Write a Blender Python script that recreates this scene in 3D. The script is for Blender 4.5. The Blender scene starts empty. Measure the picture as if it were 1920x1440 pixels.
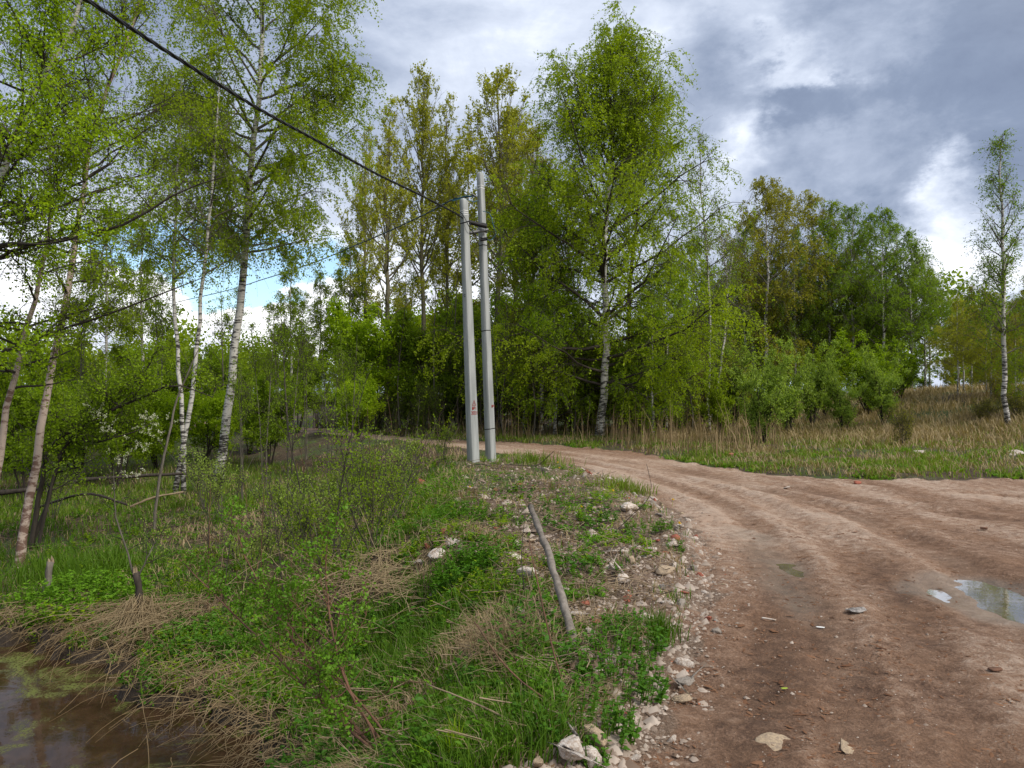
import bpy, bmesh, math, random
import numpy as np
from mathutils import Vector, Matrix
R = math.radians
S = bpy.context.scene
COL = S.collection
F = 1397.0; CX = 960.0; HY = 735.0; EYE = 1.7

# ------------------------------------------------------------ camera
cam = bpy.data.cameras.new('camera'); camo = bpy.data.objects.new('camera', cam); COL.objects.link(camo)
cam.sensor_width = 36; cam.lens = 18 / math.tan(R(34.5)); cam.clip_end = 3000; cam.clip_start = 0.05
camo.location = (0, 0, EYE); camo.rotation_euler = (R(90.615), 0, 0)
S.camera = camo
S.render.resolution_x = 1024; S.render.resolution_y = 768
S.view_settings.view_transform = 'Standard'; S.view_settings.look = 'None'
S.view_settings.exposure = 0.62; S.view_settings.gamma = 1
try:
    S.cycles.max_bounces = 6; S.cycles.transparent_max_bounces = 6
except Exception: pass

# ------------------------------------------------------------ node helper
class NT:
    def __init__(s, nt): s.nt = nt; s.n = nt.nodes; s.l = nt.links
    def new(s, t, **k):
        n = s.n.new(t)
        for a, b in k.items(): setattr(n, a, b)
        return n
    def set(s, sock, v):
        if hasattr(v, 'is_output') or isinstance(v, bpy.types.NodeSocket): s.l.new(v, sock)
        elif v is not None:
            if hasattr(sock, 'default_value'):
                try: sock.default_value = v
                except Exception:
                    sock.default_value = (v, v, v) if not hasattr(v, '__len__') else tuple(v)[:len(sock.default_value)]
    def m(s, op, a, b=None, c=None, clamp=False):
        n = s.new('ShaderNodeMath', operation=op); n.use_clamp = clamp
        s.set(n.inputs[0], a)
        if b is not None: s.set(n.inputs[1], b)
        if c is not None: s.set(n.inputs[2], c)
        return n.outputs[0]
    def vm(s, op, a, b=None, out=0):
        n = s.new('ShaderNodeVectorMath', operation=op); s.set(n.inputs[0], a)
        if b is not None:
            if op == 'SCALE': s.set(n.inputs['Scale'], b)
            else: s.set(n.inputs[1], b)
        return n.outputs[out]
    def mix(s, f, a, b, blend='MIX'):
        n = s.new('ShaderNodeMix', data_type='RGBA', blend_type=blend)
        s.set(n.inputs[0], f)
        for i, v in ((6, a), (7, b)):
            if isinstance(v, tuple) and len(v) == 3: v = v + (1,)
            s.set(n.inputs[i], v)
        return n.outputs[2]
    def noise(s, vec, scale, detail=4, rough=.55, dist=0, out=0):
        n = s.new('ShaderNodeTexNoise'); s.set(n.inputs['Vector'], vec); n.inputs['Scale'].default_value = scale
        n.inputs['Detail'].default_value = detail; n.inputs['Roughness'].default_value = rough; n.inputs['Distortion'].default_value = dist
        return n.outputs[out]
    def ramp(s, f, stops, interp='LINEAR'):
        n = s.new('ShaderNodeValToRGB'); s.set(n.inputs[0], f); cr = n.color_ramp; cr.interpolation = interp
        while len(cr.elements) < len(stops): cr.elements.new(0.5)
        for e, (p, c) in zip(cr.elements, stops):
            e.position = p; e.color = (c, c, c, 1) if not hasattr(c, '__len__') else tuple(c) + (1,)
        return n.outputs[0]
    def maprange(s, v, a, b, c=0., d=1., smooth=True):
        n = s.new('ShaderNodeMapRange'); n.interpolation_type = 'SMOOTHSTEP' if smooth else 'LINEAR'
        s.set(n.inputs[0], v)
        for i, q in enumerate((a, b, c, d)): n.inputs[i + 1].default_value = q
        return n.outputs[0]

# ------------------------------------------------------------ world: nishita sky behind a broken cloud layer
SUN = Vector((0.62, -0.42, 0.80)).normalized()
def pdir(px, py): return Vector(((px - CX) / F, 1, (HY - py) / F)).normalized()
def build_world():
    w = bpy.data.worlds.new('World'); S.world = w; w.use_nodes = True
    t = NT(w.node_tree); t.n.clear()
    out = t.new('ShaderNodeOutputWorld')
    sky = t.new('ShaderNodeTexSky', sky_type='NISHITA'); sky.sun_disc = False
    sky.sun_elevation = math.asin(SUN.z); sky.sun_rotation = math.atan2(SUN.x, SUN.y)
    tc = t.new('ShaderNodeTexCoord').outputs['Generated']
    sep = t.new('ShaderNodeSeparateXYZ'); t.l.new(tc, sep.inputs[0])
    z = sep.outputs[2]
    # cloud-layer coordinates: the view ray cut with a layer overhead
    den = t.m('MAXIMUM', t.m('ADD', z, 0.16), 0.03)
    cmb = t.new('ShaderNodeCombineXYZ')
    t.l.new(t.m('DIVIDE', sep.outputs[0], den), cmb.inputs[0]); t.l.new(t.m('DIVIDE', sep.outputs[1], den), cmb.inputs[1])
    lay = cmb.outputs[0]
    sc3 = t.vm('MULTIPLY', tc, (1, 1, 1.7)); n1 = t.noise(t.vm('ADD', sc3, (3.3, 1.7, .4)), 2.6, 10, .58, .5); n2 = t.noise(sc3, 7.5, 9, .62, .35)
    wv = t.vm('SUBTRACT', t.noise(sc3, 6.5, 8, .62, 0, out=1), (.5, .5, .5))
    wd = t.vm('ADD', tc, t.vm('SCALE', wv, .22))
    def blob(px, py, sx, sy):
        c = pdir(px, py); r = Vector((c.y, -c.x, 0)).normalized(); u = r.cross(c)
        rel = t.vm('SUBTRACT', wd, tuple(c))
        a = t.vm('DOT_PRODUCT', rel, tuple(r / (sx / F)), out=1); b = t.vm('DOT_PRODUCT', rel, tuple(u / (sy / F)), out=1)
        q = t.vm('DOT_PRODUCT', rel, tuple(c * 1.2), out=1)
        s_ = t.m('ADD', t.m('ADD', t.m('MULTIPLY', a, a), t.m('MULTIPLY', b, b)), t.m('MULTIPLY', q, q))
        return t.m('EXPONENT', t.m('MULTIPLY', s_, -1))
    L = t.m('MULTIPLY_ADD', n1, .85, -.215)
    L = t.m('MULTIPLY_ADD', n2, .50, L)
    for px, py, sx, sy, wt in [(1790, 350, 45, 35, .36), (1750, 440, 90, 60, .30), (1840, 520, 90, 60, .25), (1480, 90, 150, 40, .14), (1530, 95, 45, 25, .14), (1415, 230, 40, 60, .30), (1370, 30, 200, 60, .12),
                               (1840, 130, 330, 170, -.24), (1690, 350, 200, 50, -.14), (1330, 110, 80, 60, -.14), (1480, 130, 70, 25, -.2), (1500, 190, 90, 35, -.12),
                               (1600, 260, 180, 50, .08), (900, 80, 420, 240, .13), (1000, 60, 120, 60, .06), (260, 560, 520, 110, .38), (60, 430, 300, 130, .2), (640, 640, 260, 60, .25),
                               (1760, 620, 200, 80, .2), (1080, 600, 300, 160, .25), (1360, 380, 70, 120, .16)]:
        L = t.m('MULTIPLY_ADD', blob(px, py, sx, sy), wt, L)
    cc = t.ramp(L, [(0.0, (.10, .13, .21)), (.33, (.19, .235, .33)), (.52, (.33, .38, .485)), (.70, (.52, .57, .67)), (.90, (.84, .86, .92)), (1.0, (1.0, 1.0, 1.0))])
    # extra brightness added to unseen cloud round the sun direction, to light the ground
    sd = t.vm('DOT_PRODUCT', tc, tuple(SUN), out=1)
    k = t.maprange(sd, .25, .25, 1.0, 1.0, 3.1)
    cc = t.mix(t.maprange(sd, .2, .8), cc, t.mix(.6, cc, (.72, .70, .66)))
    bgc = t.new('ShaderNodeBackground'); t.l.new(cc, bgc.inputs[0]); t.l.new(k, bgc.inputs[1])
    bgs = t.new('ShaderNodeBackground'); t.l.new(t.mix(1.0, sky.outputs[0], (.95, 1.05, 1.1), 'MULTIPLY'), bgs.inputs[0]); bgs.inputs[1].default_value = .13
    g = t.m('ADD', blob(500, 520, 210, 60), t.m('MULTIPLY', blob(300, 450, 190, 55), .7))
    g = t.m('ADD', g, t.m('MULTIPLY', t.m('SUBTRACT', n2, .5), 1.5))
    gm = t.maprange(g, .42, .72)
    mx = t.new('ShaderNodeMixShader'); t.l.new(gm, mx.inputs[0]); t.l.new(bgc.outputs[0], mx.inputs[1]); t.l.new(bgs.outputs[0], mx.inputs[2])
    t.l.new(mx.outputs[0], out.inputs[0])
build_world()
sl = bpy.data.lights.new('sun', 'SUN'); sl.energy = 2.1; sl.angle = R(12); sl.color = (1, .95, .87)
slo = bpy.data.objects.new('sun', sl); COL.objects.link(slo); slo.rotation_euler = SUN.to_track_quat('Z', 'Y').to_euler(); slo.location = (5, -5, 30)

# ------------------------------------------------------------ materials
MATS = {}
def newmat(name):
    m = bpy.data.materials.new(name); m.use_nodes = True; t = NT(m.node_tree); t.n.clear()
    out = t.new('ShaderNodeOutputMaterial'); return m, t, out
def principled(t, out, col, rough=.8, bump=None, bs=.3, bd=.01, spec=.3):
    p = t.new('ShaderNodeBsdfPrincipled'); t.set(p.inputs['Base Color'], col if not (isinstance(col, tuple) and len(col) == 3) else col + (1,))
    t.set(p.inputs['Roughness'], rough); p.inputs['Specular IOR Level'].default_value = spec
    if bump is not None:
        b = t.new('ShaderNodeBump'); b.inputs['Strength'].default_value = bs; b.inputs['Distance'].default_value = bd
        t.l.new(bump, b.inputs['Height']); t.l.new(b.outputs[0], p.inputs['Normal'])
    t.l.new(p.outputs[0], out.inputs[0]); return p
def attr(t, name):
    n = t.new('ShaderNodeAttribute'); n.attribute_name = name; return n.outputs['Fac']
def leafmat(name, a, b, trans=.5, c=None, rnd=.35, rough=.55):
    m, t, out = newmat(name)
    v = attr(t, 'v'); oi = t.new('ShaderNodeObjectInfo').outputs['Random']
    f = t.m('ADD', t.m('MULTIPLY', v, 1 - rnd), t.m('MULTIPLY', oi, rnd))
    col = t.mix(f, a, b)
    if c is not None: col = t.mix(t.m('MULTIPLY', t.m('GREATER_THAN', t.m('FRACT', t.m('MULTIPLY', v, 37.7)), .9), .9), col, c)
    d = t.new('ShaderNodeBsdfDiffuse'); t.l.new(col, d.inputs[0])
    tr = t.new('ShaderNodeBsdfTranslucent'); t.l.new(t.mix(1.0, col, (1.35, 1.35, .45), 'MULTIPLY'), tr.inputs[0])
    gl = t.new('ShaderNodeBsdfGlossy'); gl.inputs['Roughness'].default_value = rough; gl.inputs[0].default_value = (.6, .65, .6, 1)
    m1 = t.new('ShaderNodeMixShader'); m1.inputs[0].default_value = trans; t.l.new(d.outputs[0], m1.inputs[1]); t.l.new(tr.outputs[0], m1.inputs[2])
    m2 = t.new('ShaderNodeMixShader'); m2.inputs[0].default_value = .018; t.l.new(m1.outputs[0], m2.inputs[1]); t.l.new(gl.outputs[0], m2.inputs[2])
    t.l.new(m2.outputs[0], out.inputs[0]); MATS[name] = m; return m
leafmat('leaf_birch', (.16, .24, .006), (.32, .42, .012))
leafmat('leaf_bright', (.22, .35, .006), (.38, .53, .014))
leafmat('leaf_olive', (.26, .27, .02), (.45, .47, .05))
leafmat('leaf_dark', (.11, .20, .010), (.23, .34, .02))
leafmat('leaf_willow', (.20, .30, .04), (.38, .50, .10))
leafmat('leaf_tawny', (.21, .20, .018), (.37, .37, .04))
leafmat('leaf_shrub', (.13, .22, .006), (.27, .39, .014))
leafmat('leaf_bank', (.05, .15, .008), (.17, .33, .02), .3)
leafmat('leaf_nettle', (.035, .115, .01), (.10, .22, .02), .25)
leafmat('blossom', (.55, .56, .42), (.78, .78, .66), .3)
leafmat('grass_green', (.09, .165, .012), (.24, .32, .04), .35, (.33, .26, .13))
leafmat('grass_lush', (.045, .115, .008), (.15, .26, .02), .35)
leafmat('straw', (.20, .135, .07), (.46, .36, .22), .2)
leafmat('straw_tan', (.26, .19, .10), (.50, .39, .22), .2)
leafmat('reed', (.14, .095, .05), (.40, .29, .16), .12)
leafmat('purple_weed', (.10, .03, .06), (.16, .12, .06), .2)
leafmat('dead_leaf', (.11, .07, .04), (.30, .20, .12), .1)

def barkmat(name, base, dark, kind):
    m, t, out = newmat(name)
    co = t.new('ShaderNodeTexCoord').outputs['Object']
    mp = t.new('ShaderNodeMapping'); t.l.new(co, mp.inputs[0])
    sep = t.new('ShaderNodeSeparateXYZ'); geo = t.new('ShaderNodeNewGeometry')
    t.l.new(co, sep.inputs[0])
    if kind == 'birch':
        mp.inputs['Scale'].default_value = (4.5, 4.5, 20) if name == 'bark_birch' else (6, 6, 13)
        n = t.noise(mp.outputs[0], 1.0, 5, .65, .3)
        n2 = t.noise(co, 2.2, 4, .6)
        low = t.maprange(attr(t, 'h'), 0.0, 2.6, .10, 0.0)
        f = t.ramp(t.m('ADD', t.m('ADD', n, t.m('MULTIPLY', t.m('SUBTRACT', n2, .5), .35)), low), [(.50, 0.), (.60, 1.)])
        col = t.mix(f, t.mix(n2, base, tuple(x * .78 for x in base)), dark)
        principled(t, out, col, .75, n, .5, .01)
    else:
        mp.inputs['Scale'].default_value = (22, 22, 4)
        n = t.noise(mp.outputs[0], 1.0, 5, .65); n2 = t.noise(co, 1.4, 4, .6)
        f = t.ramp(t.m('ADD', t.m('MULTIPLY', n, .6), t.m('MULTIPLY', n2, .4)), [(.35, 0.), (.65, 1.)])
        principled(t, out, t.mix(f, dark, base), .85, n, .6, .01)
    MATS[name] = m
barkmat('bark_birch', (.62, .59, .54), (.045, .04, .035), 'birch')
barkmat('bark_pink', (.52, .41, .34), (.17, .10, .075), 'birch')
barkmat('bark_grey', (.17, .15, .12), (.055, .047, .036), 'rough')
barkmat('bark_aspen', (.22, .20, .13), (.08, .07, .045), 'rough')
barkmat('bark_dark', (.075, .06, .048), (.025, .02, .016), 'rough')
barkmat('bark_stick', (.27, .235, .20), (.09, .075, .06), 'rough')
barkmat('bark_red', (.20, .10, .06), (.08, .045, .03), 'rough')
barkmat('bark_dry', (.34, .26, .17), (.16, .115, .07), 'rough')

def simple(name, col, rough=.7, var=.25, scale=8, metal=0, bs=.3, bd=.004):
    m, t, out = newmat(name)
    co = t.new('ShaderNodeTexCoord').outputs['Object']
    n = t.noise(co, scale, 6, .6)
    c = t.mix(t.maprange(n, .3, .7), tuple(x * (1 - var) for x in col), tuple(min(1, x * (1 + var)) for x in col))
    p = principled(t, out, c, rough, n, bs, bd); p.inputs['Metallic'].default_value = metal
    MATS[name] = m; return m
simple('cable', (.018, .02, .022), .5, .2)
simple('blue_wire', (.03, .12, .17), .45, .2)
simple('steel', (.16, .16, .16), .5, .3, metal=.8)
simple('rubber', (.015, .014, .014), .6)
simple('red_paint', (.27, .035, .03), .7, .3, 60)
simple('black_paint', (.05, .055, .06), .7)
simple('yellow_petal', (.85, .60, .01), .6, .1)
simple('white_litter', (.75, .75, .73), .6, .1)
simple('grey_litter', (.22, .20, .185), .6, .6, 30)
simple('plank_grey', (.17, .15, .13), .85, .45, 9)
simple('lime_leaf', (.28, .36, .04), .6, .1)
def stonemat(name, a, b, spot):
    m, t, out = newmat(name)
    co = t.new('ShaderNodeTexCoord').outputs['Object']; oi = t.new('ShaderNodeObjectInfo').outputs['Random']
    w = t.m('MULTIPLY', oi, 30)
    nn = t.new('ShaderNodeTexNoise', noise_dimensions='4D'); t.l.new(co, nn.inputs['Vector']); t.l.new(w, nn.inputs['W'])
    nn.inputs['Scale'].default_value = 7; nn.inputs['Detail'].default_value = 7; nn.inputs['Roughness'].default_value = .62
    f = t.noise(co, 38, 5, .7)
    col = t.mix(t.maprange(nn.outputs[0], .4, .62), a, b)
    col = t.mix(t.m('MULTIPLY', t.maprange(f, .56, .7), .7), col, spot)
    principled(t, out, col, .85, t.m('ADD', nn.outputs[0], t.m('MULTIPLY', f, .5)), .8, .012); MATS[name] = m
stonemat('stone_white', (.66, .60, .54), (.42, .33, .26), (.24, .15, .10))
stonemat('stone_tan', (.50, .38, .25), (.33, .25, .18), (.60, .50, .38))
stonemat('stone_grey', (.34, .30, .26), (.24, .20, .165), (.45, .40, .35))
stonemat('brick_red', (.40, .12, .07), (.28, .10, .07), (.50, .36, .29))
def concrete():
    m, t, out = newmat('concrete')
    co = t.new('ShaderNodeTexCoord').outputs['Object']
    mp = t.new('ShaderNodeMapping'); t.l.new(co, mp.inputs[0]); mp.inputs['Scale'].default_value = (9, 9, .9)
    a = t.noise(mp.outputs[0], 1, 6, .6); b = t.noise(co, 60, 3, .6)
    col = t.mix(t.maprange(a, .3, .7), (.24, .255, .248), (.385, .40, .39))
    pits = t.ramp(b, [(.66, 0.), (.72, 1.)])
    col = t.mix(t.m('MULTIPLY', pits, .45), col, (.18, .18, .175))
    principled(t, out, col, .85, t.m('SUBTRACT', a, pits), .3, .004); MATS['concrete'] = m
concrete()
def ground_mat():
    m, t, out = newmat('ground')
    geo = t.new('ShaderNodeNewGeometry').outputs['Position']
    mud = attr(t, 'mud'); tone = attr(t, 'tone'); wet = attr(t, 'wet'); green = attr(t, 'green'); rub = attr(t, 'rubble')
    n1 = t.noise(geo, 1.3, 6, .6); n2 = t.noise(geo, 9, 8, .68); n3 = t.noise(geo, 55, 5, .7); n4 = t.noise(geo, 160, 3, .7)
    tt = t.m('ADD', tone, t.m('ADD', t.m('MULTIPLY', t.m('SUBTRACT', n2, .5), 1.25), t.m('MULTIPLY', t.m('SUBTRACT', n3, .5), 1.1)))
    mc = t.ramp(tt, [(.10, (.070, .036, .022)), (.34, (.148, .082, .050)), (.5, (.225, .132, .084)), (.68, (.315, .203, .138)), (.92, (.51, .385, .30))])
    mc = t.mix(t.maprange(n1, .35, .7, 0, .35), mc, (.30, .165, .09))
    mc = t.mix(t.m('MULTIPLY', wet, .62), mc, (.17, .135, .10))
    litter = t.ramp(t.m('ADD', t.m('MULTIPLY', n2, .55), t.m('MULTIPLY', n3, .45)), [(.36, (.028, .02, .013)), (.52, (.085, .058, .036)), (.68, (.22, .16, .10))])  # litter tones lowered throughout, so shade among the weeds is in the colour
    gr = t.ramp(n3, [(.35, (.03, .06, .012)), (.7, (.10, .16, .035))])
    gc = t.mix(t.m('MULTIPLY', green, t.maprange(n2, .35, .6)), litter, gr)
    rb = t.ramp(t.m('ADD', t.m('MULTIPLY', n3, .7), t.m('MULTIPLY', n4, .3)), [(.36, (.09, .055, .036)), (.52, (.21, .14, .095)), (.60, (.34, .26, .20)), (.68, (.58, .52, .46))])
    gc = t.mix(rub, gc, rb)
    gc = t.mix(t.m('MULTIPLY', wet, .8), gc, (.035, .024, .016))
    edge = t.m('ADD', mud, t.m('MULTIPLY', t.m('SUBTRACT', n3, .5), .5))
    col = t.mix(t.maprange(edge, .35, .65), gc, mc)
    h = t.m('ADD', t.m('MULTIPLY', n2, 1.0), t.m('ADD', t.m('MULTIPLY', n3, .45), t.m('MULTIPLY', n4, .15)))
    h = t.m('MULTIPLY', h, t.m('SUBTRACT', 1, t.m('MULTIPLY', t.m('MULTIPLY', wet, mud), .6)))
    ro = t.maprange(wet, 0, 1, .9, .42)
    p = principled(t, out, col, ro, h, 1.0, .05, .35); MATS['ground'] = m
ground_mat()
def water_mat(name, deep, scum, sc, rough=.02):
    m, t, out = newmat(name)
    geo = t.new('ShaderNodeNewGeometry').outputs['Position']
    a = t.noise(geo, 1.1, 8, .66, .6); b = t.noise(geo, 40, 3, .6); e = t.noise(geo, 5, 4, .6)
    f = t.m('MULTIPLY', t.maprange(a, .49, .62), t.maprange(b, .35, .55)) if sc else 0.0
    p = t.new('ShaderNodeBsdfPrincipled')
    cc = t.mix(t.maprange(e, .3, .7), deep, tuple(x * 1.9 for x in deep))
    t.l.new(t.mix(f, cc, scum), p.inputs['Base Color'])
    t.set(p.inputs['Roughness'], t.m('ADD', t.m('MULTIPLY', f, .6), rough) if sc else rough); p.inputs['IOR'].default_value = 1.33 if sc else 1.9
    p.inputs['Specular IOR Level'].default_value = .36 if sc else .5
    bp = t.new('ShaderNodeBump'); bp.inputs['Strength'].default_value = .06; bp.inputs['Distance'].default_value = .02
    t.l.new(e, bp.inputs['Height']); t.l.new(bp.outputs[0], p.inputs['Normal'])
    if sc: t.l.new(p.outputs[0], out.inputs[0])
    else:
        fr = t.new('ShaderNodeFresnel'); fr.inputs[0].default_value = 8; gl = t.new('ShaderNodeBsdfGlossy'); gl.inputs['Roughness'].default_value = .01; t.l.new(bp.outputs[0], gl.inputs['Normal'])
        mx = t.new('ShaderNodeMixShader'); t.l.new(fr.outputs[0], mx.inputs[0]); t.l.new(p.outputs[0], mx.inputs[1]); t.l.new(gl.outputs[0], mx.inputs[2]); t.l.new(mx.outputs[0], out.inputs[0])
    MATS[name] = m
water_mat('pond_water', (.030, .017, .009), (.13, .15, .035), True)
water_mat('puddle_water', (.16, .13, .09), (0, 0, 0), False, .015)

# ------------------------------------------------------------ mesh helpers
def tag(o, label=None, cat=None, group=None, kind=None):
    if label: o['label'] = label
    if cat: o['category'] = cat
    if group: o['group'] = group
    if kind: o['kind'] = kind
    return o
def mk(name, V, Fs, mat, parent=None, v=None, smooth=False, attrs=None, matidx=None, mats=None):
    V = np.asarray(V, dtype=np.float32).reshape(-1, 3)
    me = bpy.data.meshes.new(name)
    me.vertices.add(len(V)); me.vertices.foreach_set('co', V.ravel())
    Fs = [np.asarray(f, dtype=np.int32) for f in Fs if len(f)]
    loops = np.concatenate([f.ravel() for f in Fs]); tot = np.concatenate([np.full(len(f), f.shape[1], dtype=np.int32) for f in Fs])
    st = np.concatenate([[0], np.cumsum(tot)[:-1]]).astype(np.int32)
    me.loops.add(len(loops)); me.loops.foreach_set('vertex_index', loops)
    me.polygons.add(len(tot)); me.polygons.foreach_set('loop_start', st); me.polygons.foreach_set('loop_total', tot)
    if smooth: me.polygons.foreach_set('use_smooth', np.ones(len(tot), dtype=bool))
    a = dict(attrs or {})
    if v is not None: a['v'] = v
    for k, d in a.items():
        at = me.attributes.new(k, 'FLOAT', 'POINT'); at.data.foreach_set('value', np.asarray(d, dtype=np.float32))
    for mm in (mats or [mat]): me.materials.append(MATS[mm])
    if matidx is not None: me.polygons.foreach_set('material_index', np.asarray(matidx, dtype=np.int32))
    me.update(calc_edges=True)
    o = bpy.data.objects.new(name, me); COL.objects.link(o)
    if parent is not None:
        o.parent = parent
    return o
def empty(name, loc, rz=0):
    o = bpy.data.objects.new(name, None); o.location = loc; o.rotation_euler = (0, 0, rz); COL.objects.link(o); o.empty_display_size = .2; return o
def nrm(a): return a / np.maximum(np.linalg.norm(a, axis=-1, keepdims=True), 1e-9)
def tubes(P, Rr, sides=5):
    """P (N,S,3) centre lines, Rr (N,S) radii -> verts, quads"""
    P = np.asarray(P, float); N, Sg, _ = P.shape
    T = np.empty_like(P); T[:, 1:-1] = P[:, 2:] - P[:, :-2]; T[:, 0] = P[:, 1] - P[:, 0]; T[:, -1] = P[:, -1] - P[:, -2]
    T = nrm(T); ref = np.where(np.abs(T[..., 2:3]) > .9, np.array([1., 0, 0]), np.array([0., 0, 1]))
    # one reference per tube avoids twisting
    ref = np.broadcast_to(ref[:, :1], P.shape)
    U = nrm(np.cross(T, ref)); W = np.cross(T, U)
    an = np.linspace(0, 2 * np.pi, sides, endpoint=False)
    V = P[:, :, None] + Rr[:, :, None, None] * (np.cos(an)[None, None, :, None] * U[:, :, None] + np.sin(an)[None, None, :, None] * W[:, :, None])
    base = (np.arange(N) * Sg * sides)[:, None, None]; i = (np.arange(Sg - 1) * sides)[None, :, None]; j = np.arange(sides)[None, None, :]; j2 = (j + 1) % sides
    a = base + i + j; b = base + i + j2; c = b + sides; d = a + sides
    return V.reshape(-1, 3), np.stack([a, b, c, d], -1).reshape(-1, 4)
def cat(parts):
    Vs, Fs, off = [], [], 0
    for V, Fq in parts:
        if len(V) == 0: continue
        Vs.append(V); Fs.append(Fq + off); off += len(V)
    return np.concatenate(Vs), np.concatenate(Fs)
def smoothline(pts, n=16):
    pts = np.asarray(pts, float)
    if len(pts) == 2: return pts[0] + (pts[1] - pts[0]) * np.linspace(0, 1, n)[:, None]
    d = np.concatenate([[0], np.cumsum(np.linalg.norm(np.diff(pts, axis=0), axis=1))]); tq = np.linspace(0, d[-1], n)
    ext = np.vstack([2 * pts[0] - pts[1], pts, 2 * pts[-1] - pts[-2]]); out = []
    for q in tq:
        k = min(max(np.searchsorted(d, q, side='right') - 1, 0), len(pts) - 2); u = (q - d[k]) / max(d[k + 1] - d[k], 1e-9)
        p0, p1, p2, p3 = ext[k:k + 4]
        out.append(.5 * ((2 * p1) + (-p0 + p2) * u + (2 * p0 - 5 * p1 + 4 * p2 - p3) * u * u + (-p0 + 3 * p1 - 3 * p2 + p3) * u ** 3))
    return np.array(out)
def leaves(P, size, rng, v, up=.35, asp=.72, fold=.25):
    n = len(P); A = nrm(rng.normal(size=(n, 3)) + np.array([0, 0, -.25]))       # midrib
    B = nrm(np.cross(A, nrm(rng.normal(size=(n, 3)) + np.array([0, 0, up * 2]))))
    C = np.cross(A, B); s = (size * rng.uniform(.6, 1.3, n))[:, None]
    v0 = P; v1 = P + A * s * .45 + B * s * asp * .5 + C * s * fold * .3; v2 = P + A * s; v3 = P + A * s * .45 - B * s * asp * .5 + C * s * fold * .3
    V = np.stack([v0, v1, v2, v3], 1).reshape(-1, 3); Fq = np.arange(n * 4).reshape(-1, 4)
    return V, Fq, np.repeat(v, 4)
# value noise in numpy
_rs = np.random.RandomState(5); _PERM = _rs.rand(256, 256)
def vnoise(x, y):
    x = np.asarray(x, float); y = np.asarray(y, float)
    xi = np.floor(x).astype(int); yi = np.floor(y).astype(int); fx = x - xi; fy = y - yi; fx = fx * fx * (3 - 2 * fx); fy = fy * fy * (3 - 2 * fy)
    g = lambda a, b: _PERM[a & 255, b & 255]
    return (g(xi, yi) * (1 - fx) + g(xi + 1, yi) * fx) * (1 - fy) + (g(xi, yi + 1) * (1 - fx) + g(xi + 1, yi + 1) * fx) * fy
def fbm(x, y, o=4):
    s = 0; a = .5; tot = 0
    for i in range(o): s = s + a * vnoise(x * 2 ** i + 17.3 * i, y * 2 ** i + 5.1 * i); tot += a; a *= .55
    return s / tot
def sst(x, a, b):
    u = np.clip((x - a) / (b - a), 0, 1); return u * u * (3 - 2 * u)

# ------------------------------------------------------------ terrain
def w0(px, py, z=0.): Y = (EYE - z) * F / (py - HY); return ((px - CX) / F * Y, Y)
EL = np.array([(.2, -6), (.35, 1), (.53, 3.4), (1.09, 4.6), (1.77, 6.5), (2.2, 8.6), (2.24, 11.6), (1.86, 15.3), (.55, 19.3), (-.44, 20.6), (-2.3, 23), (-5, 26.5), (-8.8, 30.8), (-16, 36), (-40, 50)], float)
ER = np.array([(60, 12.5), (20, 13.6), (9.9, 14.4), (7.4, 14.3), (5.7, 15.2), (4.3, 17.6), (3.2, 21.3), (.9, 23.9), (-2.4, 26.3), (-5.5, 30), (-10.9, 37), (-20, 44.5), (-44, 58)], float)
EL = smoothline(np.c_[EL, EL[:, 0] * 0], 60)[:, :2]; ER = smoothline(np.c_[ER, ER[:, 0] * 0], 60)[:, :2]
MUDP = np.vstack([EL, ER[::-1], [(60, -6)]])
def pdist(x, y, L, param=False):
    best = np.full(x.shape, 1e9); bu = np.zeros(x.shape); acc = 0
    for (ax, ay), (bx, by) in zip(L[:-1], L[1:]):
        dx, dy = bx - ax, by - ay; l2 = dx * dx + dy * dy
        u = np.clip(((x - ax) * dx + (y - ay) * dy) / l2, 0, 1); d = np.hypot(x - ax - u * dx, y - ay - u * dy)
        k = d < best; best = np.where(k, d, best); bu = np.where(k, acc + u * math.sqrt(l2), bu); acc += math.sqrt(l2)
    return (best, bu) if param else best
def inpoly(x, y, Pl):
    c = np.zeros(x.shape, bool); n = len(Pl)
    for i in range(n):
        x1, y1 = Pl[i]; x2, y2 = Pl[(i + 1) % n]
        if y1 == y2: continue
        k = ((y1 > y) != (y2 > y)) & (x < (x2 - x1) * (y - y1) / (y2 - y1) + x1); c ^= k
    return c
POND = np.array([w0(*p, z=-1.2) for p in [(-200, 1190), (60, 1192), (170, 1225), (250, 1290), (340, 1325), (470, 1355), (500, 1400), (560, 1500)]] + [(-1.2, 4.2), (-1.4, 3), (-12, 3)])
PUD = np.array([w0(*p) for p in [(1745, 1100), (1775, 1084), (1830, 1084), (1880, 1098), (1960, 1112), (2010, 1130), (1980, 1158), (1920, 1155), (1870, 1145), (1810, 1122)]])
PUD2 = np.array([w0(*p) for p in [(1455, 1046), (1478, 1048), (1500, 1062), (1497, 1072), (1472, 1062)]])
DAMP = np.array([w0(*p) for p in [(1380, 985), (1430, 1000), (1490, 1050), (1525, 1120), (1520, 1170), (1470, 1150), (1420, 1090), (1390, 1040)]])
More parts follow.
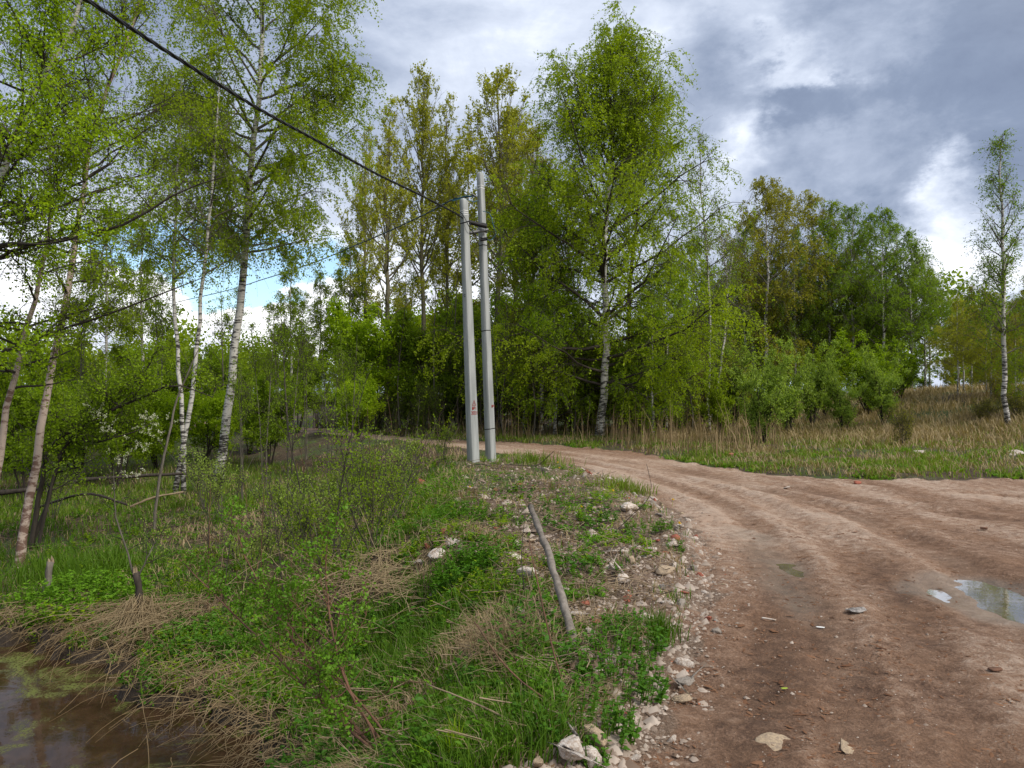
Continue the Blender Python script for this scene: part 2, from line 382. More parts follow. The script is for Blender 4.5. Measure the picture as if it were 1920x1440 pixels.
TR = [([(1000, 850), (1100, 866), (1250, 905), (1370, 955), (1470, 1040), (1545, 1140), (1590, 1250), (1620, 1440)], .20, .055),
      ([(1020, 845), (1180, 872), (1350, 915), (1490, 975), (1610, 1060), (1700, 1180), (1800, 1440)], .22, .045),
      ([(1150, 862), (1350, 897), (1540, 945), (1700, 1010), (1830, 1075), (1960, 1150)], .24, .06),
      ([(1200, 865), (1400, 900), (1600, 935), (1800, 965), (2000, 985)], .25, .05),
      ([(1380, 985), (1450, 1040), (1500, 1110), (1480, 1220), (1400, 1320), (1330, 1440)], .35, .045),
      ([(1300, 872), (1600, 905), (1920, 930)], .22, .04),
      ([(1560, 1070), (1680, 1130), (1800, 1160), (1960, 1200)], .25, .05)]
TR = [(smoothline(np.c_[np.array([w0(*p) for p in L]), np.zeros(len(L))], 24)[:, :2], w, d) for L, w, d in TR]
def fields(x, y):
    x = np.asarray(x, float); y = np.asarray(y, float)
    dE, uE = pdist(x, y, EL, True); dR = pdist(x, y, ER); ins = inpoly(x, y, MUDP)
    left = (~ins) & (dE < dR); right = (~ins) & ~left
    return dE, uE, dR, ins, left, right
def H(x, y, full=False):
    x = np.asarray(x, float); y = np.asarray(y, float)
    dE, uE, dR, ins, left, right = fields(x, y)
    p = np.interp(y, [0, 3.4, 6.5, 9, 13, 17, 20, 24, 40], [.15, .3, 1.5, 3.0, 3.1, 2.7, 1.3, .6, .5]); w = np.interp(y, [3, 6, 10, 17, 25], [2.3, 2.2, 2.5, 3.0, 4])
    b = np.interp(y, [3, 8, 12, 20, 30, 60, 100], [-1.1, -1.08, -.92, -.62, -.4, -.1, 0])
    z = np.where(left, b * sst(dE, p, p + w), 0.)
    z = z + np.where(left, .10 * sst(dE, .0, .5) * (1 - sst(dE, p, p + 1)) * fbm(x * 1.1, y * 1.1, 3) * 2, 0)
    z = z + np.where(right, .06 * sst(dR, 0, .8) + .10 * sst(dR, .5, 3) * fbm(x * .9, y * .9, 3), 0)
    z = z + 1.5 * sst(x, 8, 24) * sst(y, 17, 38) + .5 * sst(x, 12, 20) * sst(y, 14, 24) * sst(45 - y, 0, 15)
    z = z + (fbm(x * .35 + 3, y * .35, 3) - .5) * .16 * np.where(ins, .35, 1) * sst(np.abs(x) + y, 2, 12)
    z = z + (fbm(x * 2.3, y * 2.3, 4) - .5) * np.where(ins, .035, .14)
    xw = x + (fbm(x * 2.1 + 9, y * 2.1, 3) - .5) * 1.1; yw = y + (fbm(x * 2.1, y * 2.1 + 30, 3) - .5) * 1.1
    dp = pdist(xw, yw, np.vstack([POND, POND[:1]])); ip = inpoly(xw, yw, POND)
    z = np.where(ip, np.minimum(z, -1.2) * 0 - 1.2 - .28 * sst(dp, 0, .5), np.maximum(z, -1.2 + .16 * sst(dp, -.05, .5)))
    # wheel ruts
    rut = np.zeros(x.shape); sh = np.zeros(x.shape)
    for L, wd, dep in TR:
        d = pdist(x, y, L); wob = 1 + .35 * (fbm(x * 1.7 + wd * 90, y * 1.7, 2) - .5)
        dep = dep * .58; rut = np.maximum(rut, dep * np.exp(-(d / (wd * wob)) ** 4)); sh = np.maximum(sh, dep * .5 * np.exp(-((d - wd * 1.7) / (wd * .55)) ** 2))
    m = np.where(ins, 1, 0)
    z = z + m * (sh - rut)
    pits = np.zeros(x.shape)
    for Pg, dep, fal in ((PUD, .09, .5), (PUD2, .045, .25)):
        d = pdist(x, y, np.vstack([Pg, Pg[:1]])); q = inpoly(x, y, Pg); sd = np.where(q, d, -d); pits = np.maximum(pits, dep * sst(sd, -fal, .15))
    z = z - pits
    return z if not full else (z, rut, sh, pits, dE, uE, dR, ins, left, right, ip, dp)
def hz(x, y): return float(H(np.array([x]), np.array([y]))[0])
def axis(segs):
    out = [segs[0][0]]
    for a, b, st in segs: n = max(1, int(round((b - a) / st))); out += list(np.linspace(a, b, n + 1)[1:])
    return np.array(out)
def build_terrain():
    xs = axis([(-600, -150, 45), (-150, -40, 8), (-40, -14, 1.2), (-14, -6, .2), (-6, 8.5, .04), (8.5, 16, .12), (16, 40, .8), (40, 150, 8), (150, 600, 45)])
    ys = axis([(-40, -4, 3), (-4, 2.6, .3), (2.6, 12, .035), (12, 18, .06), (18, 28, .14), (28, 60, .8), (60, 150, 6), (150, 900, 60)])
    X, Y = np.meshgrid(xs, ys); sh_ = X.shape; x = X.ravel(); y = Y.ravel()
    z, rut, sh, pits, dE, uE, dR, ins, left, right, ip, dp = H(x, y, True)
    # tyre lugs and clods in the mud
    z = z + np.where(ins & (y < 14), (fbm(x * 7, y * 7, 4) - .5) * .034 * (.4 + 1.2 * sst(fbm(x * .9, y * .9, 2), .4, .6)) + .05 * (fbm(uE * 1.2 + 4, dE * 3.2, 4) - .5) * sst(dE, .8, 2), 0)
    sgn = np.where(ins, 1, -1); e = np.where(ins, np.minimum(dE, dR), -np.minimum(dE, dR))
    ej = e + (fbm(x * 1.6, y * 1.6, 4) - .5) * .9
    mud = sst(ej, -.25, .2)
    tone = .615 + .10 * sst(y, 8, 12) + .16 * sst(x, 2.6, 4.2) * sst(6.4 - y, 0, 1.5) * sst(fbm(x * 1.3, y * 1.3, 3), .4, .6) + (fbm(uE * .45, dE * 1.9, 5) - .5) * .75 + .14 * sst(x, 3.4, 5) * sst(6.5 - y, 0, 2) * fbm(x * 3, y * 3, 3) * 2 + (fbm(x * .5, y * .5, 3) - .5) * .4 - rut * 5.5 * (.4 + 1.2 * fbm(uE * .8, dE, 3)) + sh * 2.2
    tone = tone + .16 * np.exp(-((dE - 1.2) / .9) ** 2) * (y > 8) - .12 * sst(x, 3.2, 5) * sst(9.5 - y, 0, 2)
    dd = pdist(x, y, np.vstack([DAMP, DAMP[:1]])); qd = inpoly(x, y, DAMP); sdd = np.where(qd, dd, -dd) + (fbm(x * 3, y * 3, 3) - .5) * .3
    wet = np.clip((.45 + .6 * fbm(x * 4, y * 4, 3)) * sst(sdd, -.2, .25) + sst(pits, .003, .04) + .55 * sst(rut, .02, .05) * sst(fbm(x * .8, y * .8, 2), .4, .6), 0, 1)
    wet = np.where(ip | (dp < .25) & (y < 10) & (x < -1), 1, wet)
    rub = np.where(left, sst(1.15 - dE, 0, .7), np.where(ins, sst(.7 - dE, 0, .6), 0)) * sst(20 - y, 0, 3)
    pl = np.interp(y, [0, 6.5, 9, 17, 20], [.3, 1.6, 3.2, 2.7, 0]); rub = np.maximum(rub, np.where(left & (y < 20), .6 * sst(pl - dE, -.2, .6) * sst(fbm(x * 1.5 + 9, y * 1.5, 3), .42, .6), 0))
    green = np.where(right, sst(fbm(x * .6, y * .6, 3), .35, .55), sst(fbm(x * .5 + 40, y * .5, 3), .4, .6))
    ny, nx = sh_; i = np.arange(ny - 1)[:, None] * nx + np.arange(nx - 1)[None]; q = np.stack([i, i + 1, i + 1 + nx, i + nx], -1).reshape(-1, 4)
    o = mk('ground', np.c_[x, y, z], [q], 'ground', smooth=True, attrs=dict(mud=mud, tone=tone, wet=wet, green=green, rubble=rub))
    tag(o, kind='structure')
build_terrain()
def sheet(name, x0, x1, y0, y1, z, mat, n=24):
    xs = np.linspace(x0, x1, n); ys = np.linspace(y0, y1, n); X, Y = np.meshgrid(xs, ys)
    i = np.arange(n - 1)[:, None] * n + np.arange(n - 1)[None]; q = np.stack([i, i + 1, i + 1 + n, i + n], -1).reshape(-1, 4)
    o = mk(name, np.c_[X.ravel(), Y.ravel(), np.full(n * n, z)], [q], mat, smooth=True); tag(o, kind='structure'); return o
sheet('pond_water', -13, -.9, 2.6, 10, -1.2, 'pond_water')
zp = H(PUD[:, 0], PUD[:, 1]).mean(); sheet('puddle_water', 3.4, 6.8, 5.2, 7.4, float(np.percentile(H(PUD[:, 0], PUD[:, 1]), 35)) + .004, 'puddle_water')
zp2 = H(PUD2[:, 0], PUD2[:, 1]).mean(); sheet('small_puddle_water', PUD2[:, 0].min() - .1, PUD2[:, 0].max() + .1, PUD2[:, 1].min() - .15, PUD2[:, 1].max() + .15, float(zp2) + .004, 'puddle_water')

# ------------------------------------------------------------ trees
def at(px, py, Y): return np.array([(px - CX) / F * Y, Y, EYE + (HY - py) / F * Y])
def grow(stems, seed, n1=30, t0=.3, L=3., el=(10, 60), n2=6, n3=6, n4=10, leaf=.05, droop=.5, tw=.6, bend=.25, prof=((0, .3, 1), (.75, 1., .22)), dens=1., spread=.03, trunk_sides=9, twig_r=.004, azb=None, bare=.0, lift=.0, limb_r=.42):
    """stems: list of (pts, r_base, r_tip). Returns trunk, branches, leaves geometry."""
    rng = np.random.default_rng(seed)
    tp = []; SP = []; SR = []; hh = []
    for pts, rb, rt in stems:
        c = smoothline(pts, 18); c[1:-1] += rng.normal(size=(16, 3)) * [rb * .25, rb * .25, 0]
        k = np.linspace(0, 1, 18); rr = rb * (1 - k) ** .8 + rt * k; rr[0] *= 1.25
        SP.append(c); SR.append(rr); V, Q = tubes(c[None], rr[None], trunk_sides); tp.append((V, Q)); hh.append(V[:, 2] - c[0, 2])
    TV, TQ = cat(tp); hh = np.concatenate(hh)
    br = []; lp = []; lv = []
    for si, (c, rr) in enumerate(zip(SP, SR)):
        n = n1 if np.isscalar(n1) else n1[si]
        if n == 0: continue
        tot = np.linalg.norm(np.diff(c, axis=0), axis=1).sum()
        u = np.sort(rng.uniform(0, 1, n)) ** .9; t = t0 + (1 - t0) * u
        idx = np.clip(t * 17, 0, 16.999); i0 = idx.astype(int); fr = (idx - i0)[:, None]
        p0 = c[i0] * (1 - fr) + c[i0 + 1] * fr; rloc = rr[i0] * (1 - fr[:, 0]) + rr[i0 + 1] * fr[:, 0]
        az = np.arange(n) * 2.39996 + rng.uniform(-.5, .5, n)
        if azb is not None: az = np.where(rng.random(n) < azb[1], azb[0] + rng.normal(size=n) * .6, az)
        e = np.radians(el[0] + (el[1] - el[0]) * u + rng.normal(size=n) * 10)
        d = np.stack([np.cos(az) * np.cos(e), np.sin(az) * np.cos(e), np.sin(e)], 1)
        ll = L * np.interp(u, *prof) * rng.uniform(.65, 1.15, n)
        s = np.linspace(0, 1, 7)[None, :, None]
        P1 = p0[:, None] + d[:, None] * ll[:, None, None] * s; P1[..., 2] += (ll[:, None] * bend * (s[..., 0] ** 2)) * (1 if droop < .35 else .45)
        P1[:, 1:] += np.cumsum(rng.normal(size=(n, 6, 3)) * .03 * ll[:, None, None], axis=1) * .6
        R1 = np.maximum(np.minimum(rloc * .6, limb_r * .05 * ll ** .7 + .004)[:, None] * (1 - .85 * s[..., 0]), twig_r); br.append(tubes(P1, R1, 5))
        # second order
        m = n * n2; pi = np.sort(rng.choice(n, m, p=ll ** 1.1 / (ll ** 1.1).sum())); s2 = rng.uniform(.12, 1, m) ** .75; j = np.clip((s2 * 6), 0, 5.999); j0 = j.astype(int); f2 = (j - j0)[:, None]
        q0 = P1[pi, j0] * (1 - f2) + P1[pi, j0 + 1] * f2; tg = nrm(P1[pi, j0 + 1] - P1[pi, j0])
        d2 = nrm(tg * .8 + nrm(rng.normal(size=(m, 3))) * .75 + np.array([0, 0, .25 - .35 * (droop > .6)]))
        l2 = ll[pi] * rng.uniform(.22, .55, m) * (1.2 - .5 * s2)
        sB = np.linspace(0, 1, 4)[None, :, None]; P2 = q0[:, None] + d2[:, None] * l2[:, None, None] * sB; P2[..., 2] -= droop * .35 * l2[:, None] * sB[..., 0] ** 2
        P2[:, 1:] += rng.normal(size=(m, 3, 3)) * .04 * l2[:, None, None]
        R2 = np.maximum(.010 * l2[:, None] ** .6 * (1 - .75 * sB[..., 0]), twig_r * .8); br.append(tubes(P2, R2, 3))
        # twigs
        k2 = m * n3; pj = np.repeat(np.arange(m), n3); s3 = rng.uniform(.15, 1, k2); j = np.clip(s3 * 3, 0, 2.999); j0 = j.astype(int); f3 = (j - j0)[:, None]
        r0 = P2[pj, j0] * (1 - f3) + P2[pj, j0 + 1] * f3; d3 = nrm(nrm(P2[pj, 3] - P2[pj, 0]) * .5 + nrm(rng.normal(size=(k2, 3))) * .7 + np.array([0, 0, -droop + lift]))
        l3 = tw * rng.uniform(.35, 1.1, k2); sC = np.linspace(0, 1, 3)[None, :, None]
        P3 = r0[:, None] + d3[:, None] * l3[:, None, None] * sC; P3[..., 2] -= droop * .3 * l3[:, None] * sC[..., 0] ** 2
        keep = rng.random(k2) < .7
        br.append(tubes(P3[keep], np.broadcast_to(np.array([[twig_r * .8, twig_r * .6, twig_r * .4]]), (keep.sum(), 3)), 3))
        # leaves
        lk = rng.random(m) > bare; live = lk[pj] & (rng.random(k2) < dens)
        P3 = P3[live]; pjl = pj[live]; k3 = len(P3); s4 = rng.uniform(.1, 1, k3 * n4); pk = np.repeat(np.arange(k3), n4)
        a = np.clip(s4 * 2, 0, 1.999); a0 = a.astype(int); fa = (a - a0)[:, None]
        pp = P3[pk, a0] * (1 - fa) + P3[pk, a0 + 1] * fa + rng.normal(size=(k3 * n4, 3)) * spread
        cv = rng.random(m); lp.append(pp); lv.append(np.clip(.65 * cv[pjl][pk] + .35 * rng.random(len(pk)), 0, 1))
    BV, BQ = cat(br) if br else (np.zeros((0, 3)), np.zeros((0, 4), int))
    LV = None
    if lp:
        lp = np.concatenate(lp); lv = np.concatenate(lv)
        if len(lp): LV = leaves(lp, leaf, rng, lv)
    return (TV, TQ, hh), (BV, BQ), LV
def plant(name, label, catg, stems, bark, leafm, seed, group=None, bbark=None, crown='crown', trunkname='trunk', **k):
    base = np.array(stems[0][0][0], float)
    (TV, TQ, hh), (BV, BQ), LV = grow(stems, seed, **k)
    e = empty(name, tuple(base)); tag(e, label, catg, group)
    mk(trunkname, TV - base, [TQ], bark, e, smooth=True, attrs=dict(h=hh))
    if len(BV): mk('branches', BV - base, [BQ], bbark or 'bark_dark', e)
    if LV is not None: mk(crown, LV[0] - base, [LV[1]], leafm, e, v=LV[2])
    return e
def copy_tree(src, loc, rz, sc, label, group=None, catg=None, lean=(0, 0), crownmat=None):
    c = src.copy(); COL.objects.link(c); c.location = loc; c.rotation_euler = (lean[0], lean[1], rz); c.scale = sc if hasattr(sc, '__len__') else (sc,) * 3
    c['label'] = label
    if group: c['group'] = group
    elif 'group' in c: del c['group']
    if catg: c['category'] = catg
    for ch in src.children:
        d = ch.copy(); COL.objects.link(d); d.parent = c
        if crownmat and d.name.startswith('crown'):
            d.material_slots[0].link = 'OBJECT'; d.material_slots[0].material = MATS[crownmat]
    return c
def st(Y, pts, rb, rt=.01, snap=True, sink=.08):
    P = np.array([at(px, py, Y if np.isscalar(Y) else np.interp(i, [0, len(pts) - 1], Y)) for i, (px, py) in enumerate(pts)])
    if snap: P[0, 2] = hz(P[0, 0], P[0, 1]) - sink
    return (P, rb, rt)
BIRCH = dict(el=(15, 62), droop=.75, tw=.75, bend=.35)
# --- left bank, near
plant('birch_tree', 'tall white-trunked birch on the left bank, crown cut by the top of the picture', 'tree',
      [st(19.5, [(408, 900), (425, 790), (437, 690), (447, 590), (455, 500), (466, 400), (478, 250), (486, 100), (492, -60), (500, -200)], .12, .02)],
      'bark_birch', 'leaf_birch', 11, bbark='bark_grey', n1=60, t0=.38, L=3.1, n2=14, n3=8, n4=20, leaf=.062, dens=.95, bare=.1, prof=((0, .25, .7, 1), (.55, 1, .85, .4)), **BIRCH)
plant('birch_tree', 'slim double-stemmed birch with peeling pale bark left of the tall white birch', 'tree',
      [st(17.5, [(345, 840), (343, 800), (336, 700), (327, 600), (325, 500), (328, 400), (334, 250), (338, 120)], .055, .012), st(17.5, [(328, 878), (350, 790), (362, 720), (372, 630), (380, 520), (392, 400), (402, 250), (410, 130)], .06, .012)],
      'bark_birch', 'leaf_birch', 12, bbark='bark_grey', n1=28, t0=.5, L=1.7, n2=7, n3=7, n4=13, leaf=.054, dens=.8, bare=.3, **BIRCH)
plant('birch_tree', 'pink-barked birch leaning right at the far left, rooted in the green grass by the pond', 'tree',
      [st((11.2, 11.8), [(38, 1080), (50, 960), (68, 860), (78, 780), (95, 710), (106, 640), (120, 560), (136, 465), (150, 375), (165, 280), (188, 190), (232, 80), (262, -20)], .066, .013)],
      'bark_pink', 'leaf_birch', 13, bbark='bark_dark', n1=42, t0=.42, L=1.8, n2=8, n3=7, n4=14, leaf=.040, dens=.8, bare=.3, prof=((0, .3, .7, 1), (.5, .7, 1, .4)), el=(10, 50), droop=.45, tw=.5, bend=.2)
plant('birch_tree', 'reddish birch half out of the picture at the left edge, leaning right', 'tree',
      [st(10.0, [(-30, 1010), (-6, 880), (12, 790), (27, 710), (50, 615), (72, 530), (86, 440), (92, 350), (90, 260)], .055, .010)],
      'bark_pink', 'leaf_birch', 14, bbark='bark_dark', n1=26, t0=.45, L=1.4, n2=7, n3=6, n4=12, leaf=.04, dens=.7, bare=.35, el=(5, 45), droop=.4, tw=.45, bend=.2)
plant('birch_tree', 'white arching birch stem at the top left, reaching in from beyond the left edge', 'tree',
      [st(8.6, [(-190, 1200), (-120, 900), (-60, 600), (-15, 400), (10, 290), (27, 230), (54, 179), (90, 125), (128, 62), (146, -20), (160, -120)], .062, .014)],
      'bark_birch', 'leaf_bright', 15, bbark='bark_dark', n1=44, t0=.42, L=1.6, n2=9, n3=9, n4=15, leaf=.036, dens=.85, bare=.12, el=(-5, 50), droop=.3, tw=.42, bend=.15)
plant('alder_tree', 'dark-limbed tree at the left edge stretching long bare boughs across the sky', 'tree',
      [st(9.0, [(-420, 1200), (-360, 900), (-300, 700), (-260, 500), (-220, 300), (-180, 100)], .13, .03), st(9.0, [(-340, 800), (-120, 590), (0, 478), (120, 450), (230, 420), (330, 360), (420, 330)], .035, .006, False),
       st(9.2, [(-280, 600), (-100, 440), (15, 400), (90, 370), (160, 335), (215, 300)], .035, .006, False), st(8.4, [(-300, 700), (-150, 500), (40, 360), (20, 310), (5, 270), (-20, 180)], .035, .008, False),
       st(10, [(-300, 820), (-60, 690), (80, 630), (200, 590), (330, 540), (380, 520)], .03, .005, False)],
      'bark_dark', 'leaf_birch', 16, n1=[3, 10, 7, 4, 8], t0=.45, L=.8, n2=5, n3=5, n4=9, leaf=.036, dens=.8, bare=.2, el=(0, 60), droop=.3, tw=.4, bend=.1)
plant('dead_sapling', 'thin grey dead pole leaning right in front of the double-stemmed birch', 'sapling',
      [st(13.6, [(288, 1012), (303, 880), (318, 810), (333, 745), (352, 700), (372, 655)], .028, .008)], 'bark_stick', 'leaf_shrub', 17, n1=6, t0=.6, L=.7, n2=3, n3=2, n4=1, dens=0, el=(20, 60), droop=.1, tw=.2)
plant('bird_cherry', 'bird cherry with pale blossom on low arching branches, left of the slim birch', 'bush',
      [st((12.4, 12.2), [(60, 900), (90, 850), (150, 800), (230, 760), (290, 735), (330, 722), (400, 745)], .045, .006), st(12.6, [(60, 900), (130, 830), (200, 770), (270, 700), (290, 660)], .035, .006), st(12.3, [(70, 900), (120, 840), (180, 830), (250, 810), (290, 790)], .03, .005)],
      'bark_dark', 'leaf_shrub', 18, n1=20, t0=.25, L=.8, n2=6, n3=6, n4=10, leaf=.042, dens=.75, bare=.2, el=(10, 60), droop=.15, tw=.35)
def blossom():
    rng = np.random.default_rng(3); P = []
    for px, py, s in [(255, 815, 26), (225, 860, 24), (275, 785, 14), (200, 790, 18), (300, 800, 20), (240, 890, 14), (180, 775, 12), (265, 835, 16)]:
        c = at(px, py, 12.0)
        for _ in range(7):
            b = c + rng.normal(size=3) * [s / F * 9, .15, s / F * 6]; d = nrm(rng.normal(size=3) + [.3, 0, .4]); k = 26
            P.append(b + d * np.linspace(0, .11, k)[:, None] + rng.normal(size=(k, 3)) * .011)
    P = np.concatenate(P); V, Q, v = leaves(P, .018, rng, rng.random(len(P)))
    r = bpy.data.objects['bird_cherry']; V = V - np.array(r.location); mk('blossom', V, [Q], 'blossom', r, v=v)
blossom()
# --- shrubs of the left bank (built individually, then copied)
def shrub_stems(c, n, h, sp, rb, rng, hv=.65):
    out = []
    for i in range(n):
        a = rng.uniform(0, 6.283); o = rng.uniform(.02, .12); k = sp * rng.uniform(.3, 1)
        hh_ = h * rng.uniform(hv, 1.05); p0 = np.array([c[0] + math.cos(a) * o, c[1] + math.sin(a) * o, c[2] - .05])
        p1 = p0 + [math.cos(a) * k * .35, math.sin(a) * k * .35, hh_ * .5]; p2 = p0 + [math.cos(a) * k, math.sin(a) * k, hh_]
        out.append((np.array([p0, (p0 + p1) / 2 + rng.normal(size=3) * .02, p1, p2]), rb * rng.uniform(.6, 1.1), .003))
    return out
rg = np.random.default_rng(44)
PROT = {}
def proto(key, name, label, catg, h, n, sp, rb, leafm, seed, **k):
    PROT[key] = plant(name, label, catg, shrub_stems((0, 0, 0), n, h, sp, rb, np.random.default_rng(seed), k.pop('hv', .65)), k.pop('bark', 'bark_dark'), leafm, seed, trunkname='stems', **k)
proto('bushA', 'bush', 'x', 'bush', 3.4, 7, 1.3, .03, 'leaf_shrub', 101, n1=11, t0=.25, L=1.0, n2=6, n3=6, n4=9, leaf=.065, dens=.9, bare=.08, el=(15, 65), droop=.1, tw=.35)
proto('bushB', 'bush', 'x', 'bush', 2.8, 8, 1.5, .025, 'leaf_bright', 102, n1=10, t0=.2, L=1.0, n2=6, n3=6, n4=9, leaf=.065, dens=.9, bare=.1, el=(10, 60), droop=.1, tw=.35)
proto('thin', 'sapling', 'x', 'sapling', 4.6, 2, .5, .026, 'leaf_shrub', 103, n1=15, t0=.35, L=.9, n2=4, n3=5, n4=8, leaf=.045, dens=.7, bare=.3, el=(30, 70), droop=.2, tw=.35, bark='bark_grey')
proto('tangle', 'thicket_bush', 'x', 'bush', 3.6, 10, 2.0, .024, 'leaf_tawny', 104, bark='bark_grey', n1=12, t0=.15, L=1.2, n2=6, n3=5, n4=6, leaf=.055, dens=.6, bare=.25, el=(0, 60), droop=.15, tw=.5, twig_r=.006)
proto('willow', 'willow_bush', 'x', 'bush', 4.8, 13, 2.2, .03, 'leaf_willow', 105, hv=.35, n1=13, t0=.16, L=.75, n2=4, n3=4, n4=6, leaf=.10, dens=.95, bare=.04, el=(30, 75), droop=.05, tw=.4)
proto('shoots', 'willow_shoots', 'x', 'bush', 1.35, 8, .75, .007, 'leaf_willow', 106, n1=7, t0=.2, L=.3, n2=3, n3=3, n4=4, leaf=.03, dens=.7, bare=.1, el=(40, 80), droop=-.1, tw=.13, twig_r=.0022, bark='bark_grey')
def aspen(key, seed, h):
    PROT[key] = plant('aspen_tree', 'x', 'tree', [(np.array([(0, 0, -.1), (.05, 0, h * .3), (-.05, .05, h * .6), (.05, 0, h)]), h * .0105, .012)], 'bark_aspen', 'leaf_olive', seed, bbark='bark_aspen',
                      n1=44, t0=.3, L=3.0, n2=8, n3=7, n4=8, leaf=.10, dens=.85, bare=.15, el=(38, 74), droop=-.35, tw=.4, bend=.35, spread=.035, prof=((0, .3, .7, 1), (.8, 1, .65, .2)), twig_r=.007)
def birch(key, seed, h, leafm='leaf_birch', L=2.6, **k):
    a = dict(n1=40, t0=.18, n2=9, n3=7, n4=13, leaf=.095, dens=.9, bare=.18, twig_r=.006, prof=((0, .3, .65, 1), (.85, 1, .75, .22))); a.update(BIRCH); a.update(k)
    PROT[key] = plant('birch_tree', 'x', 'tree', [(np.array([(0, 0, -.1), (.1, 0, h * .3), (0, .05, h * .6), (.12, 0, h)]), h * .0085, .012)], 'bark_birch', leafm, seed, bbark='bark_grey', L=L, **a)
aspen('aspA', 201, 15.5); aspen('aspB', 202, 15.0)
birch('birA', 203, 13, L=3.4); birch('birB', 204, 13, 'leaf_dark', 4.2, dens=.95); birch('birC', 205, 12, 'leaf_birch', 1.7, t0=.3, n1=32, dens=.7, bare=.2)
birch('birD', 206, 9.5, 'leaf_bright', 2.7, t0=.10, leaf=.08)
USED = set()
def put(key, px, Y, label, sc=1., group=None, rz=None, pyt=None, lean=(0, 0), mat=None, wx=None):
    """stand a plant at world x=(px-CX)/F*Y, y=Y; pyt gives the height it reaches"""
    x = (px - CX) / F * Y; z = hz(x, Y); src = PROT[key]
    s = sc
    if pyt is not None:
        if key not in HT: HT[key] = max(max(c_[2] for c_ in ch.bound_box) for ch in src.children if ch.name.startswith('crown'))
        h0 = HT[key]
        s = (EYE + (HY - pyt) / F * Y - z) / h0
        s = (s * (wx or 1), s * (wx or 1), s)
    rz = rg.uniform(0, 6.28) if rz is None else rz
    return copy_tree(src, (x, Y, z), rz, s, label, group, lean=lean, crownmat=mat)
HT = {}
# --- aspens behind the road
put('aspA', 727, 31, 'olive-leaved aspen forking low, nearest left of the poles among the tall aspens', pyt=178, wx=1.0)
put('aspB', 793, 33, 'slender olive aspen, second from left of the tall aspens', pyt=118, wx=.8)
put('birC', 880, 38, 'slim pale green birch glimpsed between the concrete poles', pyt=235, wx=1.2, mat='leaf_olive')
put('aspA', 838, 34, 'olive aspen behind the shorter concrete pole, lower than its neighbours', pyt=165, wx=.75, rz=2)
put('aspB', 935, 32, 'tall olive aspen with many upright shoots, behind the taller concrete pole', pyt=112, wx=.95, rz=4)
put('aspA', 685, 38, 'olive aspen farthest left, thin-crowned, behind the low-forking aspen', pyt=230, wx=.8, rz=1)
put('aspB', 1000, 37, 'olive aspen partly hidden behind the left side of the big birch', pyt=225, wx=.9, rz=3, mat='leaf_tawny')
put('birC', 655, 36, 'small white-stemmed birch left of the aspens, behind the dirt road', pyt=430, wx=1.1)
put('birC', 985, 29, 'tawny young tree filling the gap right of the taller pole', pyt=400, mat='leaf_olive')
put('aspB', 965, 39, 'pale olive aspen between the taller pole and the big birch', pyt=190, wx=.9, rz=5)
put('birD', 1015, 27.5, 'bright green young birch left of the big birch, leaves down to the reeds', pyt=300, wx=.9)
# --- the big birch and neighbours
plant('birch_tree', 'biggest birch right of the poles, spotted black and white trunk and a broad drooping crown', 'tree',
      [st(26, [(1124, 835), (1128, 760), (1136, 680), (1137, 600), (1134, 500), (1136, 400), (1146, 290), (1154, 180), (1162, 88)], .15, .02)],
      'bark_birch', 'leaf_birch', 21, bbark='bark_dark', n1=84, t0=.12, L=5.0, n2=15, n3=7, n4=20, leaf=.07, dens=.92, bare=.14, el=(5, 66), droop=.85, tw=.95, bend=.4, prof=((0, .15, .5, .8, 1), (.95, 1, .8, .5, .22)))
plant('birch_tree', 'dark-stemmed birch close behind the big birch, on its right', 'tree',
      [st(28, [(1178, 830), (1182, 740), (1180, 640), (1184, 520), (1195, 380), (1215, 230)], .11, .02)],
      'bark_dark', 'leaf_birch', 22, n1=40, t0=.2, L=3.2, n2=8, n3=7, n4=14, leaf=.075, dens=.8, bare=.12, el=(10, 62), droop=.6, tw=.7, bend=.35, prof=((0, .3, .7, 1), (.8, 1, .8, .4)))
plant('birch_tree', 'slender birch with a see-through crown at the right side of the big birch', 'tree',
      [st(27.5, [(1330, 828), (1328, 740), (1332, 620), (1328, 500), (1318, 380), (1312, 262)], .06, .012)],
      'bark_birch', 'leaf_birch', 23, bbark='bark_grey', n1=30, t0=.3, L=2.0, n2=7, n3=7, n4=9, leaf=.06, dens=.75, bare=.2, **BIRCH)
plant('birch_tree', 'nearly leafless white birch leaning right between the big birch and the right-hand grove', 'tree',
      [st(28.5, [(1322, 832), (1340, 750), (1352, 680), (1362, 600), (1364, 540), (1358, 480), (1350, 440)], .06, .01), st(28.5, [(1362, 600), (1368, 530), (1376, 470), (1380, 440)], .025, .006, False)],
      'bark_birch', 'leaf_birch', 24, bbark='bark_birch', n1=14, t0=.55, L=1.2, n2=4, n3=4, n4=2, leaf=.06, dens=.3, bare=.4, el=(45, 75), droop=.2, tw=.4)
put('birD', 1040, 27.2, 'low spreading bright birch before the left half of the big birch crown', pyt=500, wx=1.35)
put('birD', 1225, 25.8, 'low spreading bright birch hiding the dark stem beside the big birch', pyt=540, wx=1.3)
put('birD', 1250, 27, 'low bright birch under the right half of the big birch crown', pyt=470, wx=1.0)
put('birD', 1065, 29, 'bright leafy birch behind the left half of the big birch crown', pyt=330, wx=1.0, mat='leaf_birch')
put('birD', 1300, 31, 'yellow-green young birch beside the slender birches', pyt=440, wx=.8)
